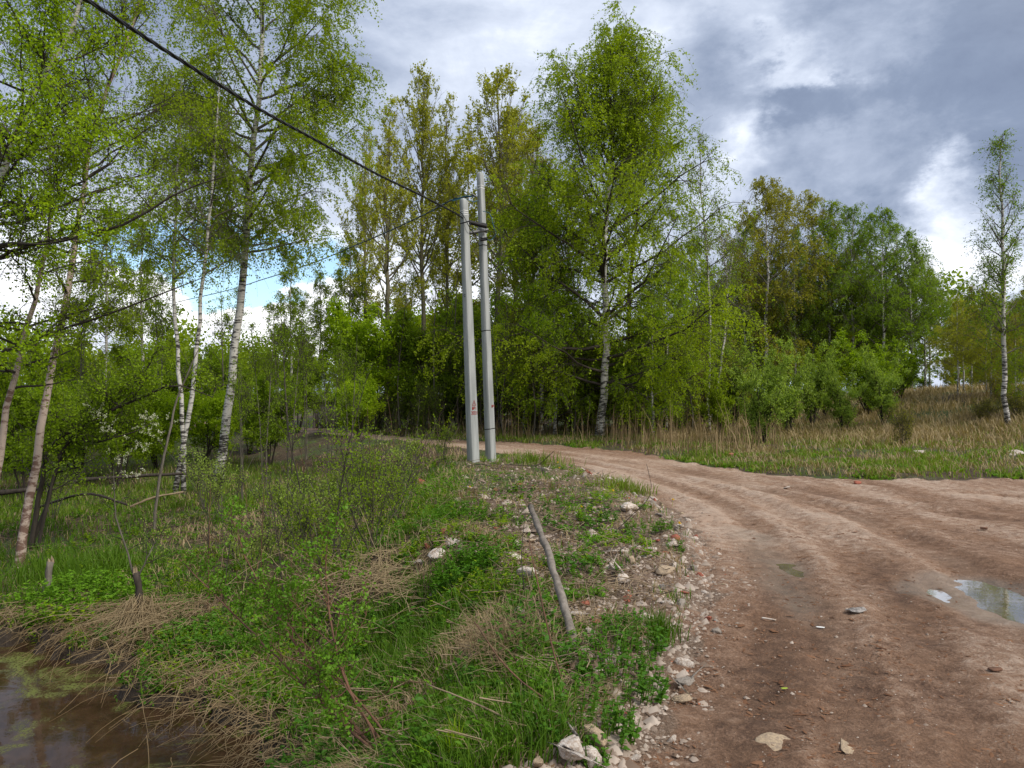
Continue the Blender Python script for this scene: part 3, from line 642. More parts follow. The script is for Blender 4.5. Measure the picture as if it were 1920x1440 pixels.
# --- grove on the right
GR = [('birA', 1440, 43, 322, 1.0, 'tallest birch of the right-hand grove, brownish tapering top', 'leaf_tawny'), ('birA', 1395, 45, 410, .9, 'greyish birch at the left end of the right-hand grove', 'leaf_birch'),
      ('birB', 1490, 44, 425, .8, 'dark birch between the tallest and the second-tallest birch of the grove', None), ('birA', 1525, 46, 355, .9, 'second-tallest birch of the right-hand grove, olive top', 'leaf_tawny'),
      ('birB', 1598, 44, 378, .95, 'deep green birch in the middle of the right-hand grove', None), ('birB', 1655, 42, 385, .95, 'dense green birch right of the middle of the grove', 'leaf_dark'),
      ('birB', 1708, 43, 448, 1.1, 'rounded green birch sloping to the right end of the grove', None), ('birA', 1745, 47, 500, 1.0, 'low loose birch at the right end of the grove', 'leaf_dark'),
      ('birB', 1560, 49, 470, 1.1, 'dark birch behind the middle of the grove', 'leaf_dark'), ('birB', 1440, 50, 480, 1.1, 'shaded birch at the back of the grove under its tallest tree', None)]
for key, px, Y, top, wx, lab, mt in GR: put(key, px, Y, lab, pyt=top, wx=wx * 1.05, mat=mt)
plant('birch_tree', 'narrow wind-blown birch at the right edge, white trunk banded with black', 'tree',
      [st(24, [(1890, 812), (1884, 740), (1881, 660), (1883, 560), (1884, 470), (1880, 380), (1876, 255)], .085, .012)],
      'bark_birch', 'leaf_dark', 25, bbark='bark_grey', n1=50, t0=.25, L=1.35, n2=7, n3=6, n4=8, leaf=.055, dens=.75, bare=.2, el=(25, 72), droop=.55, tw=.55, bend=.3, azb=(math.pi, .3))
for px, Y, top, wx, lab, mt in [(1795, 32, 548, .9, 'crooked white-stemmed birch above the dry grass at the right', 'leaf_olive'), (1822, 34, 530, .9, 'birch with paired white stems left of the edge birch', 'leaf_tawny'), (1850, 31, 540, .8, 'olive birch just left of the edge birch trunk', 'leaf_olive'), (1905, 27, 555, .9, 'olive-green birch behind the edge birch at the picture border', 'leaf_tawny'), (1945, 25, 500, 1, 'birch crown cut by the right border of the picture', 'leaf_birch')]:
    put('birC' if px < 1830 else 'birD', px, Y, lab, pyt=top, wx=wx, mat=mt)
for px, Y, top, wx, lab in [(1410, 47, 395, 1.1, 'loose birch filling the left of the right-hand grove'), (1470, 46, 345, 1.0, 'dark-crowned birch touching the tallest birch of the grove'), (1555, 45, 372, 1.0, 'green birch between the second-tallest and the middle birch'), (1625, 46, 395, 1.1, 'birch just right of the deep green middle birch'), (1685, 45, 415, 1.1, 'birch between the dense one and the rounded end birch'), (1735, 45, 475, 1.0, 'outer birch where the grove slopes down to the sky gap')]:
    put('birB', px, Y, lab, pyt=top, wx=wx, mat='leaf_tawny' if px < 1480 else 'leaf_birch' if px in (1555, 1735) else None)
# willows
for px, Y, top, wx, lab in [(1432, 22.5, 640, .85, 'pale green willow bush on many stems beside the dry grass'), (1525, 30, 650, 1.0, 'pale willow bush in front of the right-hand grove, second from left'), (1625, 31, 625, 1.1, 'darker tall willow bush in front of the grove'), (1375, 29, 660, 1.0, 'willow bush left of the big pale willow, under the leaning white birch'), (1690, 34, 660, 1.1, 'rightmost willow bush before the gap of open sky'), (1580, 27, 690, .8, 'low willow bush among dry grass in front of the grove')]:
    put('willow', px, Y, lab, pyt=top - 18, wx=wx * rg.uniform(.7, 1.1), mat=None if px < 1600 else 'leaf_shrub')
for i, (px, Y, top) in enumerate([(1480, 27, 655), (1350, 25.5, 690), (1655, 28, 640), (1545, 33, 640), (1400, 33, 650)]): put('willow', px, Y, ['pale willow bush between the big pale willow and the next one', 'low willow bush by the slender white birches', 'willow bush between the darker tall one and the rightmost one', 'willow bush deeper in, under the middle of the grove', 'willow bush deeper in, under the greyish birch'][i], pyt=top, wx=.8, mat='leaf_birch' if i % 2 else None)
for i, (px, Y, top, lab) in enumerate([(1808, 33, 560, 'olive leafy birch at the left end of the right-edge wood'), (1858, 30, 545, 'olive leafy birch in the middle of the right-edge wood'), (1915, 29, 560, 'olive leafy birch at the border end of the right-edge wood')]): put('birB', px, Y, lab, pyt=top, wx=1.3, mat='leaf_olive')
for i, (k_, px, Y, top, lab) in enumerate([('birD', 1800, 40, 590, 'low bushy birch deep in the olive wood at the right'), ('birD', 1865, 38, 560, 'bushy birch behind the olive birches at the right'), ('birB', 1925, 40, 540, 'dark birch closing the wood at the right border'), ('bushA', 1785, 44, 690, 'bush under the crooked white-stemmed birch'), ('bushA', 1835, 42, 670, 'dark bush under the paired white stems'), ('bushB', 1900, 36, 660, 'shaded bush right of the edge birch trunk'), ('tangle', 1875, 29, 700, 'brown brush just behind the edge birch'), ('tangle', 1940, 30, 700, 'brown brush at the right border of the picture')]):
    put(k_, px, Y, lab, pyt=top, wx=1.2, mat='leaf_tawny' if i in (0, 2) else None)
put('bushA', 1735, 48, 'dark low bush on the rise below the patch of blue sky', pyt=705, wx=1.4)
put('bushB', 1700, 52, 'grey-green bush on the skyline behind the rise', pyt=695, wx=1.6, mat='leaf_willow')
put('tangle', 1845, 26, 'brown leafless brush on the rise at the right, left of the edge birch', pyt=740, wx=1.5, mat='leaf_tawny')
put('tangle', 1905, 25.5, 'brown leafless brush behind the edge birch trunk', pyt=730, wx=1.5)
put('tangle', 1695, 21, 'small bare bush in the pale grass right of centre', pyt=745, wx=.7)
# thicket behind the road
for i in range(30):
    px = 690 + i * 23 + rg.uniform(-8, 8); Y = rg.uniform(27.5, 36); Y = max(Y, np.interp(px, [690, 830, 1000, 1180, 1360], [32, 28.5, 26.5, 24.8, 24]))
    put('tangle', px, Y, 'tangled brown thicket bush with sparse leaves behind the dirt road', sc=rg.uniform(.8, 1.15) * (.5 if px < 860 else .9), group='thicket bushes behind the road', mat='leaf_shrub' if px < 930 or i % 3 == 0 else None)
for i, px in enumerate([700, 760, 815, 860, 905, 945, 1010, 1060, 1100, 1215, 1270, 1345]):
    put('thin' if i % 2 else 'bushA', px, rg.uniform(30, 36), 'green understory sapling in the wood behind the road', sc=rg.uniform(1.3, 1.9), group='saplings in the wood behind the road', mat='leaf_bright' if i % 3 == 0 else None)
for px, Y, h in [(945, 27, 560), (1075, 27, 620), (1000, 26.5, 640), (752, 30, 560), (820, 29.5, 540), (860, 31, 480), (905, 30, 500), (1300, 27, 590)]:
    a = [(px, 840), (px + rg.uniform(-8, 8), 760), (px + rg.uniform(-12, 12), 680), (px + rg.uniform(-14, 14), h)]
    plant('bare_sapling', 'thin grey bare stem standing in the wood behind the road', 'sapling', [st(Y, a, .035, .01)], 'bark_grey', 'leaf_tawny', int(px), group='bare stems in the wood', n1=12, t0=.4, L=.9, n2=4, n3=3, n4=3, leaf=.05, dens=.5, el=(35, 70), droop=0, tw=.3)
for key, px, Y, top, lab in [('birC', 200, 29, 380, 'thin background birch right of the pink-barked birch'), ('birC', 265, 30, 400, 'slim background birch left of the double-stemmed birch'), ('birC', 545, 30, 470, 'see-through background birch right of the tall white birch'), ('birC', 600, 33, 500, 'small background birch above the plank hut'), ('thin', 150, 24, 470, 'sparse sapling against the sky behind the pink-barked birch'), ('thin', 420, 27, 520, 'sparse sapling behind the tall white birch'), ('thin', 300, 25, 500, 'sparse sapling behind the double-stemmed birch'), ('thin', 520, 27, 560, 'sparse sapling against the low white cloud')]:
    put(key, px, Y, lab, pyt=top)
# left understory
for key, px, Y, sc, lab in [('bushB', 668, 27.5, 1.15, 'bright green bush right of the plank hut at the bend of the road'), ('bushA', 560, 30, 1.3, 'bush left of the plank hut beyond the dirt road'), ('bushB', 470, 26, 1.1, 'leafy bush right of the tall white birch'), ('bushA', 505, 22.5, 1.1, 'thin bush between the tall birch and the dirt road'),
                       ('bushB', 385, 24, 1.25, 'yellow-green bush behind the tall white birch'), ('bushB', 300, 22, 1.3, 'bright bush behind the double-stemmed birch'), ('bushA', 225, 19, 1.2, 'green bush behind the blossoming bird cherry'), ('bushB', 140, 20, 1.35, 'yellow-green bush behind the pink-barked birch'),
                       ('bushA', 50, 17, 1.2, 'shaded bush at the left edge behind the reddish birch'), ('bushB', 10, 21, 1.4, 'tall bush in the left background near the border'), ('bushA', 430, 31, 1.5, 'dark bush far behind the tall white birch'), ('bushA', 340, 32, 1.5, 'broad bush in the left background on the meadow edge'),
                       ('bushB', 250, 30, 1.5, 'leafy bush on the meadow edge in the left background'), ('bushA', 120, 30, 1.6, 'dark bush on the meadow edge at the far left'), ('thin', 500, 18.5, .9, 'slim sapling with hanging leaves right of the tall white birch'), ('thin', 540, 20.5, 1.05, 'upright sapling in the tangle left of the dirt road'),
                       ('thin', 615, 19.5, .75, 'sapling standing before the plank hut'), ('thin', 660, 21, .8, 'leaf-poor sapling on the bank in front of the dirt road'), ('thin', 575, 23, .95, 'thin-stemmed sapling between hut and birch'), ('thin', 455, 16.5, .7, 'low sapling at the foot of the tall birch'),
                       ('shoots', 100, 14.5, 1., 'low leafy sprigs by the fallen log'), ('shoots', 385, 15.5, 1.1, 'low leafy sprigs in front of the tall birch foot'), ('shoots', 420, 14.2, 1., 'small leafy sprigs on the bank below the birch')]:
    put(key, px, Y, lab, sc=sc * (.72 if key.startswith('bush') and Y > 16 else 1))
for i, (px, Y, sc) in enumerate([(640, 10.5, 1.0), (700, 12, 1.1), (590, 9.5, 1.05), (735, 13.5, 1.0), (665, 14.5, 1.05), (610, 13, 1.1), (560, 11.5, 1.0), (775, 15, .9), (700, 9.2, .85), (520, 12.5, 1.0), (830, 16.8, .75), (745, 11, .7), (480, 10.2, .8), (620, 8.2, .8)]):
    put('shoots', px, Y, 'slender light green willow shoots on the bank left of the rubble mound', sc=sc, group='willow shoots on the left bank', mat=None if i % 3 == 0 else 'leaf_shrub')
for k in list(PROT):
    r = PROT[k]
    for ch in list(r.children): bpy.data.objects.remove(ch)
    bpy.data.objects.remove(r)
# foreground leaning willow, roots just right of the pond corner
plant('willow_bush', 'near willow with dark rods leaning left over the bank from the bottom edge', 'bush',
      [st((4.0, 6.0), [(760, 1500), (700, 1400), (600, 1270), (520, 1150), (470, 1060), (430, 960)], .012, .003), st((4.1, 6.2), [(750, 1480), (640, 1350), (520, 1230), (420, 1130), (330, 1040)], .010, .003),
       st((4.3, 5.2), [(745, 1480), (660, 1300), (625, 1180), (612, 1080), (618, 960)], .009, .003), st((4.0, 5.5), [(770, 1500), (690, 1330), (560, 1190), (500, 1120)], .008, .002)],
      'bark_red', 'leaf_bank', 31, n1=[20, 18, 14, 12], t0=.15, L=.42, n2=4, n3=4, n4=7, leaf=.024, dens=.85, el=(10, 70), droop=0, tw=.11, twig_r=.0016, spread=.012, bbark='bark_red')
for i, (pts, Y, rb) in enumerate([([(618, 1100), (630, 1000), (650, 850), (690, 700)], 9.0, .012), ([(700, 1120), (660, 960), (640, 840), (600, 760)], 9.6, .011), ([(590, 1000), (560, 900), (540, 800), (530, 650)], 12, .014)]):
    plant('bare_switch', ['dark upright switch rising from the bank left of the mound', 'thin switch leaning left beside the dark upright one', 'grey switch with a few leaves in front of the tall birch'][i], 'sapling', [st(Y, pts, rb, .003)], 'bark_dark', 'leaf_shrub', 50 + i, n1=12, t0=.3, L=.5, n2=4, n3=3, n4=5, leaf=.032, dens=.6, el=(30, 70), droop=0, tw=.15, twig_r=.002)

rs_ = np.random.default_rng(77)
for i in range(26):
    px = rs_.uniform(380, 800); Y = rs_.uniform(8.5, 19); x_ = (px - CX) / F * Y; z_ = hz(x_, Y)
    if z_ < -1.1: continue
    h_ = rs_.uniform(.8, 2.0); ln = rs_.normal(size=2) * .12 * h_; P_ = np.array([(x_, Y, z_ - .05), (x_ + ln[0] * .4, Y + ln[1] * .4, z_ + h_ * .5), (x_ + ln[0], Y + ln[1], z_ + h_)])
    plant('bare_switch', 'thin bare switch standing among the willow shoots on the left bank', 'sapling', [(P_, .008, .002)], ['bark_dark', 'bark_grey', 'bark_red'][i % 3], 'leaf_shrub', 900 + i, group='bare switches on the left bank', n1=7, t0=.4, L=.3, n2=2, n3=2, n4=3, leaf=.03, dens=.5, el=(40, 75), droop=0, tw=.12, twig_r=.002, bbark='bark_dark')
# --- far wood: one mass of distant crowns
def far_wood():
    rng = np.random.default_rng(9); P = []; v = []; tr = []
    for k in range(170):
        an = rng.uniform(-52, 52); r = rng.uniform(60, 130); x = r * math.tan(R(an)) * .8; y = r
        px = CX + x / y * F
        if 1690 < px < 1775: continue
        h = rng.uniform(6.5, 10) * (1.0 if px < 700 else 1.25); z0 = hz(x, y); n = 1500; c = rng.random()
        q = nrm(rng.normal(size=(n, 3))) * rng.uniform(.5, 1, (n, 1)) * np.array([h * .26, h * .26, h * .46]); q += np.array([x, y, z0 + h * .55])
        q[:, :2] += (rng.normal(size=(n, 2)) * .3); P.append(q); v.append(np.clip(c + rng.normal(size=n) * .15, 0, 1))
        tr.append(np.array([(x, y, z0), (x, y, z0 + h * .8)]))
    P = np.concatenate(P); V, Q, vv = leaves(P, .34, rng, np.concatenate(v))
    o = mk('far_wood', V, [Q], 'leaf_birch', v=vv); tag(o, 'distant strip of green woodland along the horizon', 'trees', kind='stuff')
far_wood()

# ------------------------------------------------------------ fallen wood, stumps
def rod(name, label, catg, P, r0, r1, mat, seed=0, sides=9, parent=None, n=14, rough=.12):
    rng = np.random.default_rng(seed); c = smoothline(P, n); c[1:-1] += rng.normal(size=(n - 2, 3)) * r0 * .10
    rr = np.linspace(r0, r1, n) * (1 + rng.normal(size=n) * rough); V, Q = tubes(c[None], rr[None], sides)
    # caps
    V = np.vstack([V, c[0], c[-1]]); a = len(V) - 2; j = np.arange(sides); T = np.vstack([np.c_[(j + 1) % sides, j, np.full(sides, a)], np.c_[(n - 1) * sides + j, (n - 1) * sides + (j + 1) % sides, np.full(sides, a + 1)]])
    b = c[0].copy()
    o = mk(name, V - b, [Q, T], mat, parent, smooth=True, attrs=dict(h=np.zeros(len(V)) + 3)); o.location = b
    if label: tag(o, label, catg)
    return o
def gp(px, py, z=0., lift=0.):
    for _ in range(12):
        x, y = w0(px, py, z); z = .5 * z + .5 * hz(x, y)
    return np.array([x, y, z + lift])
a, b = gp(1090, 1235), at(995, 950, 6.6)
rod('leaning_stick', 'long weathered grey stick standing slanted in the rubble mound', 'stick', [a - [0, 0, .05], a + (b - a) * .5 + [.012, 0, .01], b], .032, .026, 'bark_stick', 1, n=20)
rod('fallen_log', 'mossy fallen log lying across the grass at the left', 'log', [at(-30, 925, 15), at(60, 918, 15.4), at(150, 900, 15.7), at(260, 893, 16), at(340, 888, 16.4), at(400, 892, 16.8)], .055, .025, 'bark_dark', 2)
rod('fallen_branch', 'thin fallen branch below the log, rising to the right', 'branch', [gp(60, 955), at(160, 926, 14.6), at(240, 946, 14.2)], .03, .02, 'bark_dark', 3)
rod('fallen_branch', 'pale fallen branch lying in grass near the foot of the tall birch', 'branch', [at(245, 950, 14), at(290, 932, 14.3), at(345, 922, 14.6)], .022, .016, 'bark_dry', 4)
def stump(name, label, px, pyb, pxt, pyt, r0, r1, mat, seed):
    b_ = gp(px, pyb); t_ = at(pxt, pyt, b_[1]); e = empty(name, tuple(b_)); tag(e, label, 'stump')
    o = rod('trunk', None, None, [b_ - [0, 0, .06], (b_ + t_) / 2 + [.01, 0, 0], t_], r0, r1, mat, seed, parent=e, n=9, rough=.08); o.location = Vector(b_ - [0, 0, .06]) - Vector(b_)
    rng = np.random.default_rng(seed); P = []
    for k in range(5):
        d = rng.uniform(-1, 1, 2) * r1 * .6; P.append([t_ + [d[0], d[1], -.02], t_ + [d[0], d[1], .02], t_ + [d[0] * 1.1, d[1] * 1.1, rng.uniform(.03, .08)]])
    V, Q = tubes(np.array(P), np.tile([r1 * .45, r1 * .35, .002], (5, 1)), 4); mk('splinters', V - b_, [Q], 'bark_dry', e); return b_, t_
stump('birch_stump', 'short broken grey stump in nettles above the pond', 85, 1120, 97, 1052, .05, .042, 'bark_stick', 5)
sb, stp = stump('willow_stump', 'dark snapped willow stump draped with washed-up dead reeds at the pond edge', 268, 1180, 257, 1072, .05, .035, 'bark_dark', 6)
plant('willow_bush', 'thin bare branches rising from the snapped willow stump', 'bush', [(np.array([stp - [0, 0, .1], at(232, 1010, stp[1]), at(218, 960, stp[1]), at(214, 880, stp[1])]), .012, .003), (np.array([stp - [0, 0, .1], at(280, 1040, stp[1]), at(296, 1010, stp[1] + .2)]), .011, .003)], 'bark_grey', 'leaf_willow', 61, n1=9, t0=.2, L=.5, n2=4, n3=3, n4=4, leaf=.022, dens=.3, el=(10, 60), droop=.1, tw=.15, twig_r=.0018)
for pts, Y, lab, mt, r in [([(1070, 1320), (1040, 1230), (1010, 1100), (992, 1010)], 0, 'reddish dry stalk leaning left in front of the grey stick', 'bark_red', .006), ([(1075, 1345), (960, 1260), (890, 1165)], 0, 'bent brown rod slanting down right through the dry grass', 'bark_red', .006),
                       ([(985, 1130), (978, 1040), (985, 960)], 0, 'upright brown stalk left of the grey stick', 'bark_dark', .005), ([(1020, 1180), (1000, 1120), (985, 1060)], 0, 'short forked stalk at the foot of the grey stick', 'bark_dry', .005),
                       ([(720, 1420), (690, 1350), (640, 1270)], 0, 'brown rod lying across grass near the bottom edge', 'bark_red', .007), ([(1140, 1010), (1180, 970), (1220, 925), (1212, 870)], 0, 'dark crooked twig standing near the road edge above the white stone', 'bark_dark', .005),
                       ([(1000, 1370), (900, 1320), (800, 1280)], 0, 'straw-coloured rod lying in the foreground grass', 'bark_dry', .006)]:
    g0 = gp(*pts[0]); rod('dry_stalk', lab, 'stalk', [g0] + [at(px, py, g0[1] + .12 * k) for k, (px, py) in enumerate(pts[1:], 1)], r, r * .5, mt, int(pts[0][0]), sides=6, n=10, rough=.05)
rod('fallen_stick', 'grey stick lying flat on the mound above the foreground grass', 'stick', [gp(800, 1125, lift=.03), gp(860, 1108, lift=.04), gp(925, 1102, lift=.03)], .014, .010, 'bark_stick', 77)
# ------------------------------------------------------------ plank hut beyond the road
def box(c, s, rz=0, tl=(0, 0)):
    x, y, z = s; V = np.array([(a_ * x / 2, b_ * y / 2, c_ * z / 2) for a_ in (-1, 1) for b_ in (-1, 1) for c_ in (-1, 1)]); V[:, 0] += V[:, 2] * tl[0]; V[:, 1] += V[:, 2] * tl[1]
    cs, sn = math.cos(rz), math.sin(rz); V[:, :2] = V[:, :2] @ np.array([[cs, sn], [-sn, cs]]); V += c
    return V, np.array([(0, 1, 3, 2), (4, 6, 7, 5), (0, 4, 5, 1), (2, 3, 7, 6), (0, 2, 6, 4), (1, 5, 7, 3)])
hx, hy = (612 - CX) / F * 35, 35.; e = empty('plank_hut', (hx, hy, hz(hx, hy))); tag(e, 'small old hut of upright grey poles with a sagging flat roof, beyond the dirt road', 'hut')
rng = np.random.default_rng(8)
zt = 1.7 + (HY - 748) / F * 35 - hz(hx, hy)
for k, (sx, sy) in enumerate([(-.45, -.45), (.75, -.45), (-.45, .5), (.75, .5)]):
    V, Q = tubes(np.array([[(sx, sy, -.1), (sx + .02, sy, zt)]]), np.full((1, 2), .07), 7); mk('post', V, [Q], 'plank_grey', e)
mk('front_wall', *(lambda t: (t[0], [t[1]]))(cat([box((x, -.45 + rng.uniform(-.02, .02), zt / 2 - .02), (.085, .05, zt * rng.uniform(.9, 1)), 0, (rng.uniform(-.03, .03), 0)) for x in np.arange(-.35, .7, .1)])), 'plank_grey', e)
mk('side_wall', *(lambda t: (t[0], [t[1]]))(cat([box((-.47, y, zt / 2 - .02), (.05, .085, zt * rng.uniform(.9, 1)), 0, (0, rng.uniform(-.03, .03))) for y in np.arange(-.35, .45, .1)])), 'plank_grey', e)
mk('roof', *(lambda t: (t[0], [t[1]]))(cat([box((.15 + rng.uniform(-.05, .05), y, zt + .05), (1.6, .14, .05), rng.uniform(-.04, .04)) for y in np.arange(-.6, .7, .15)])), 'plank_grey', e)

# ------------------------------------------------------------ concrete poles
def pole(name, label, pxb, pyb, pxt, pyt, Y, wb, wt, rz, texts):
    b_ = at(pxb, pyb, Y); t_ = at(pxt, pyt, Y); g = hz(b_[0], b_[1]); e = empty(name, (b_[0], b_[1], g)); tag(e, label, 'utility pole', 'concrete utility poles')
    sec = np.array([(-.5, -.45), (-.46, -.5), (.46, -.5), (.5, -.45), (.42, .45), (.38, .5), (-.38, .5), (-.42, .45)])
    cs, sn = math.cos(rz), math.sin(rz); Rm = np.array([[cs, sn], [-sn, cs]]); n = 30; V = []
    top = t_ - [b_[0], b_[1], g]; bot = np.array([0, 0, -.6])
    for i in range(n):
        u = i / (n - 1); c = bot + (top - bot) * u; w = wb + (wt - wb) * u
        V.append(np.c_[(sec * [w, w * .8]) @ Rm, np.zeros(8)] + c)
    tipc = top + np.array([0, 0, .05]); V.append(np.c_[(sec * [wt * .72, wt * .5]) @ Rm, np.zeros(8)] + tipc)
    V = np.concatenate(V); i = np.arange(n)[:, None] * 8; j = np.arange(8)[None]; j2 = (j + 1) % 8
    Q = np.stack([i + j, i + j2, i + j2 + 8, i + j + 8], -1).reshape(-1, 4); cap = np.array([[n * 8 + k for k in range(8)]])
    mk('shaft', V, [Q, cap], 'concrete', e)
    return e, (lambda u: bot + (top - bot) * u), lambda u: wb + (wt - wb) * u, Rm, top, bot
def ring(parent, name, cpt, w, Rm, thick, hgt, mat, slope=0):
    sec = np.array([(-.5, -.45), (-.46, -.5), (.46, -.5), (.5, -.45), (.42, .45), (.38, .5), (-.38, .5), (-.42, .45)]) * [w, w * .8]
    s2 = sec * (1 + thick * 2 / w); V = []
    for z_, s_ in ((-hgt / 2, s2), (hgt / 2, s2), (hgt / 2, sec * .98), (-hgt / 2, sec * .98)):
        q = s_ @ Rm; V.append(np.c_[q, np.full(8, z_) + q[:, 0] * slope] + cpt)
    V = np.concatenate(V); Q = []
    for a_, b_ in ((0, 1), (1, 2), (2, 3), (3, 0)):
        for j in range(8): Q.append((a_ * 8 + j, a_ * 8 + (j + 1) % 8, b_ * 8 + (j + 1) % 8, b_ * 8 + j))
    return mk(name, V, [np.array(Q)], mat, parent)
def text_mesh(name, body, size, parent, loc, normal_rz, mat, roll=0, lean=0):
    c = bpy.data.curves.new(name, 'FONT'); c.body = body; c.size = size; c.align_x = 'CENTER'; c.extrude = .0005; c.offset = .0012
    o = bpy.data.objects.new(name, c); COL.objects.link(o); dg = bpy.context.evaluated_depsgraph_get(); me = bpy.data.meshes.new_from_object(o.evaluated_get(dg))
    bpy.data.objects.remove(o); me.materials.clear(); me.materials.append(MATS[mat]); q = bpy.data.objects.new(name, me); COL.objects.link(q); q.parent = parent
    q.rotation_euler = (R(90), roll, normal_rz); q.location = loc; return q
RZ1 = R(50); RZ2 = R(57)
e1, c1, w1, Rm1, top1, bot1 = pole('utility_pole', 'shorter pale concrete pole, left of the pair, with a red painted triangle', 889, 882, 869, 376, 16.4, .248, .158, RZ1, None)
e2, c2, w2, Rm2, top2, bot2 = pole('utility_pole', 'taller concrete pole, right of the pair, with black straps round it', 922, 874, 900, 326, 17.2, .225, .15, RZ2, None)
def zu(e, top, bot, py, Y): return ((EYE + (HY - py) / F * Y - e.location.z) - bot[2]) / (top[2] - bot[2])
for py in (395, 399, 403): u = zu(e1, top1, bot1, py, 16.4); ring(e1, 'strap', c1(u), w1(u), Rm1, .003, .012, 'white_litter', .1)
for py in (348, 353): u = zu(e2, top2, bot2, py, 17.2); ring(e2, 'strap', c2(u), w2(u), Rm2, .003, .012, 'white_litter', .1)
for py in (460, 620, 804): u = zu(e2, top2, bot2, py, 17.2); ring(e2, 'strap', c2(u), w2(u), Rm2, .004, .018, 'rubber', .12)
# faces: local +x rotated by RZ ; the front (-y) and side (+x) faces are seen
def face_pt(c, w, Rm, fx, fy): return c + np.array([*(np.array([fx * w, fy * w * .8]) @ Rm), 0])
def right_face_text(e, c, w, Rm, rz, u, body, size, mat, lat=0, face='front'):
    n = (np.array([0, -1.]) if face == 'front' else np.array([-1., 0])) @ Rm
    p = face_pt(c(u), w(u), Rm, lat, -.5) if face == 'front' else face_pt(c(u), w(u), Rm, -.5, lat)
    p = p + np.array([n[0], n[1], 0]) * .004
    rzz = math.atan2(n[0], -n[1]); return text_mesh('lettering', body, size, e, tuple(p), rzz, mat)
# red triangle with lightning
def outline(name, pts, wd, e, p, rz, mat, closed=True):
    pts = np.array(pts, float); n = len(pts); V = []; Q = []
    for k in range(n if closed else n - 1):
        a_, b_ = pts[k], pts[(k + 1) % n]; d = (b_ - a_) / np.linalg.norm(b_ - a_); nn = np.array([-d[1], d[0]]) * wd / 2; a2 = a_ - d * wd / 2; b2 = b_ + d * wd / 2; o_ = len(V)
        for q in (a2 - nn, b2 - nn, b2 + nn, a2 + nn): V.append((q[0], -.0006 * (k % 2) - .001, q[1]))
        Q.append((o_, o_ + 1, o_ + 2, o_ + 3))
    cs, sn = math.cos(rz), math.sin(rz); V = np.array(V); V = np.c_[V[:, 0] * cs - V[:, 1] * sn, V[:, 0] * sn + V[:, 1] * cs, V[:, 2]] + p
    return mk(name, V, [np.array(Q)], mat, e)
def mark1():
    n = np.array([0, -1.]) @ Rm1; rz = math.atan2(n[0], -n[1])
    def P(py): u = zu(e1, top1, bot1, py, 16.4); return face_pt(c1(u), w1(u), Rm1, 0, -.5) + np.array([n[0], n[1], 0]) * .006
    outline('warning_triangle', [(-.062, -.045), (.062, -.045), (0, .062)], .010, e1, P(756), rz, 'red_paint')
    outline('lightning', [(.012, .03), (-.014, -.004), (.012, -.006), (-.008, -.034)], .008, e1, P(756), rz, 'red_paint', False)
    right_face_text(e1, c1, w1, Rm1, RZ1, zu(e1, top1, bot1, 768, 16.4), '\u21161', .095, 'red_paint')
    right_face_text(e1, c1, w1, Rm1, RZ1, zu(e1, top1, bot1, 777, 16.4), '2021', .105, 'red_paint')
    right_face_text(e2, c2, w2, Rm2, RZ2, zu(e2, top2, bot2, 764, 17.2), '\u21161', .085, 'red_paint', lat=.25)
    right_face_text(e1, c1, w1, Rm1, RZ1, zu(e1, top1, bot1, 557, 16.4), 'C', .08, 'black_paint', lat=-.1, face='side')
mark1()
# hardware
def cyl(parent, name, a_, b_, r, mat, off, sides=8):
    V, Q = tubes(np.array([[a_, b_]]), np.full((1, 2), r), sides); return mk(name, V - off, [Q], mat, parent, smooth=True)
o1 = np.array(e1.location); o2 = np.array(e2.location)
cyl(e1, 'bracket', at(861, 419, 16.25), at(880, 414, 16.2), .014, 'rubber', o1); cyl(e1, 'hook', at(856, 402, 16.3), at(859, 438, 16.3), .006, 'steel', o1); cyl(e1, 'clamp', at(855, 440, 16.25), at(862, 436, 16.2), .012, 'rubber', o1)
cyl(e2, 'cross_arm', at(880, 436, 16.7), at(914, 430, 17.1), .035, 'steel', o2); cyl(e2, 'clamp', at(876, 415, 16.8), at(912, 424, 16.9), .05, 'rubber', o2); cyl(e2, 'clamp', at(900, 449, 17.0), at(914, 447, 17.0), .04, 'rubber', o2)
cyl(e2, 'hook', at(884, 362, 17.1), at(893, 368, 17.1), .02, 'steel', o2)
u = zu(e2, top2, bot2, 421, 17.2); ring(e2, 'strap', c2(u), w2(u), Rm2, .02, .05, 'rubber', .1); u = zu(e2, top2, bot2, 433, 17.2); ring(e2, 'strap', c2(u), w2(u), Rm2, .015, .04, 'rubber', -.1)
for k in range(3): cyl(e1, 'wire_end', at(868 + k * 3, 376, 16.4), at(867 + k * 4, 371 - k % 2 * 2, 16.4), .004, 'steel', o1, 5)
def cable(name, label, pts, r, strands, pitch, mats, sides=6, n=260):
    c = smoothline(pts, n); T = nrm(np.gradient(c, axis=0)); U = nrm(np.cross(T, [0, 0, 1.])); W = np.cross(T, U)
    s = np.concatenate([[0], np.cumsum(np.linalg.norm(np.diff(c, axis=0), axis=1))]); P = []
    for k in range(strands):
        a_ = s / pitch * 2 * np.pi + k * 2 * np.pi / strands; P.append(c + (np.cos(a_)[:, None] * U + np.sin(a_)[:, None] * W) * r * 1.05)
    P = np.array(P) if strands > 1 else c[None]
    V, Q = tubes(P, np.full(P.shape[:2], r), sides); per = len(Q) // len(P)
    o = mk(name, V - c[0], [Q], mats[0], smooth=True, mats=mats, matidx=np.repeat(np.arange(len(P)) % len(mats), per)); o.location = c[0]; tag(o, label, 'cable'); return o
def pl(px, py):   # points on the vertical plane of the first span
    k = (px - CX) / F; Y = (-.9 - .246 * 16.9) / (k - .246); return at(px, py, Y)
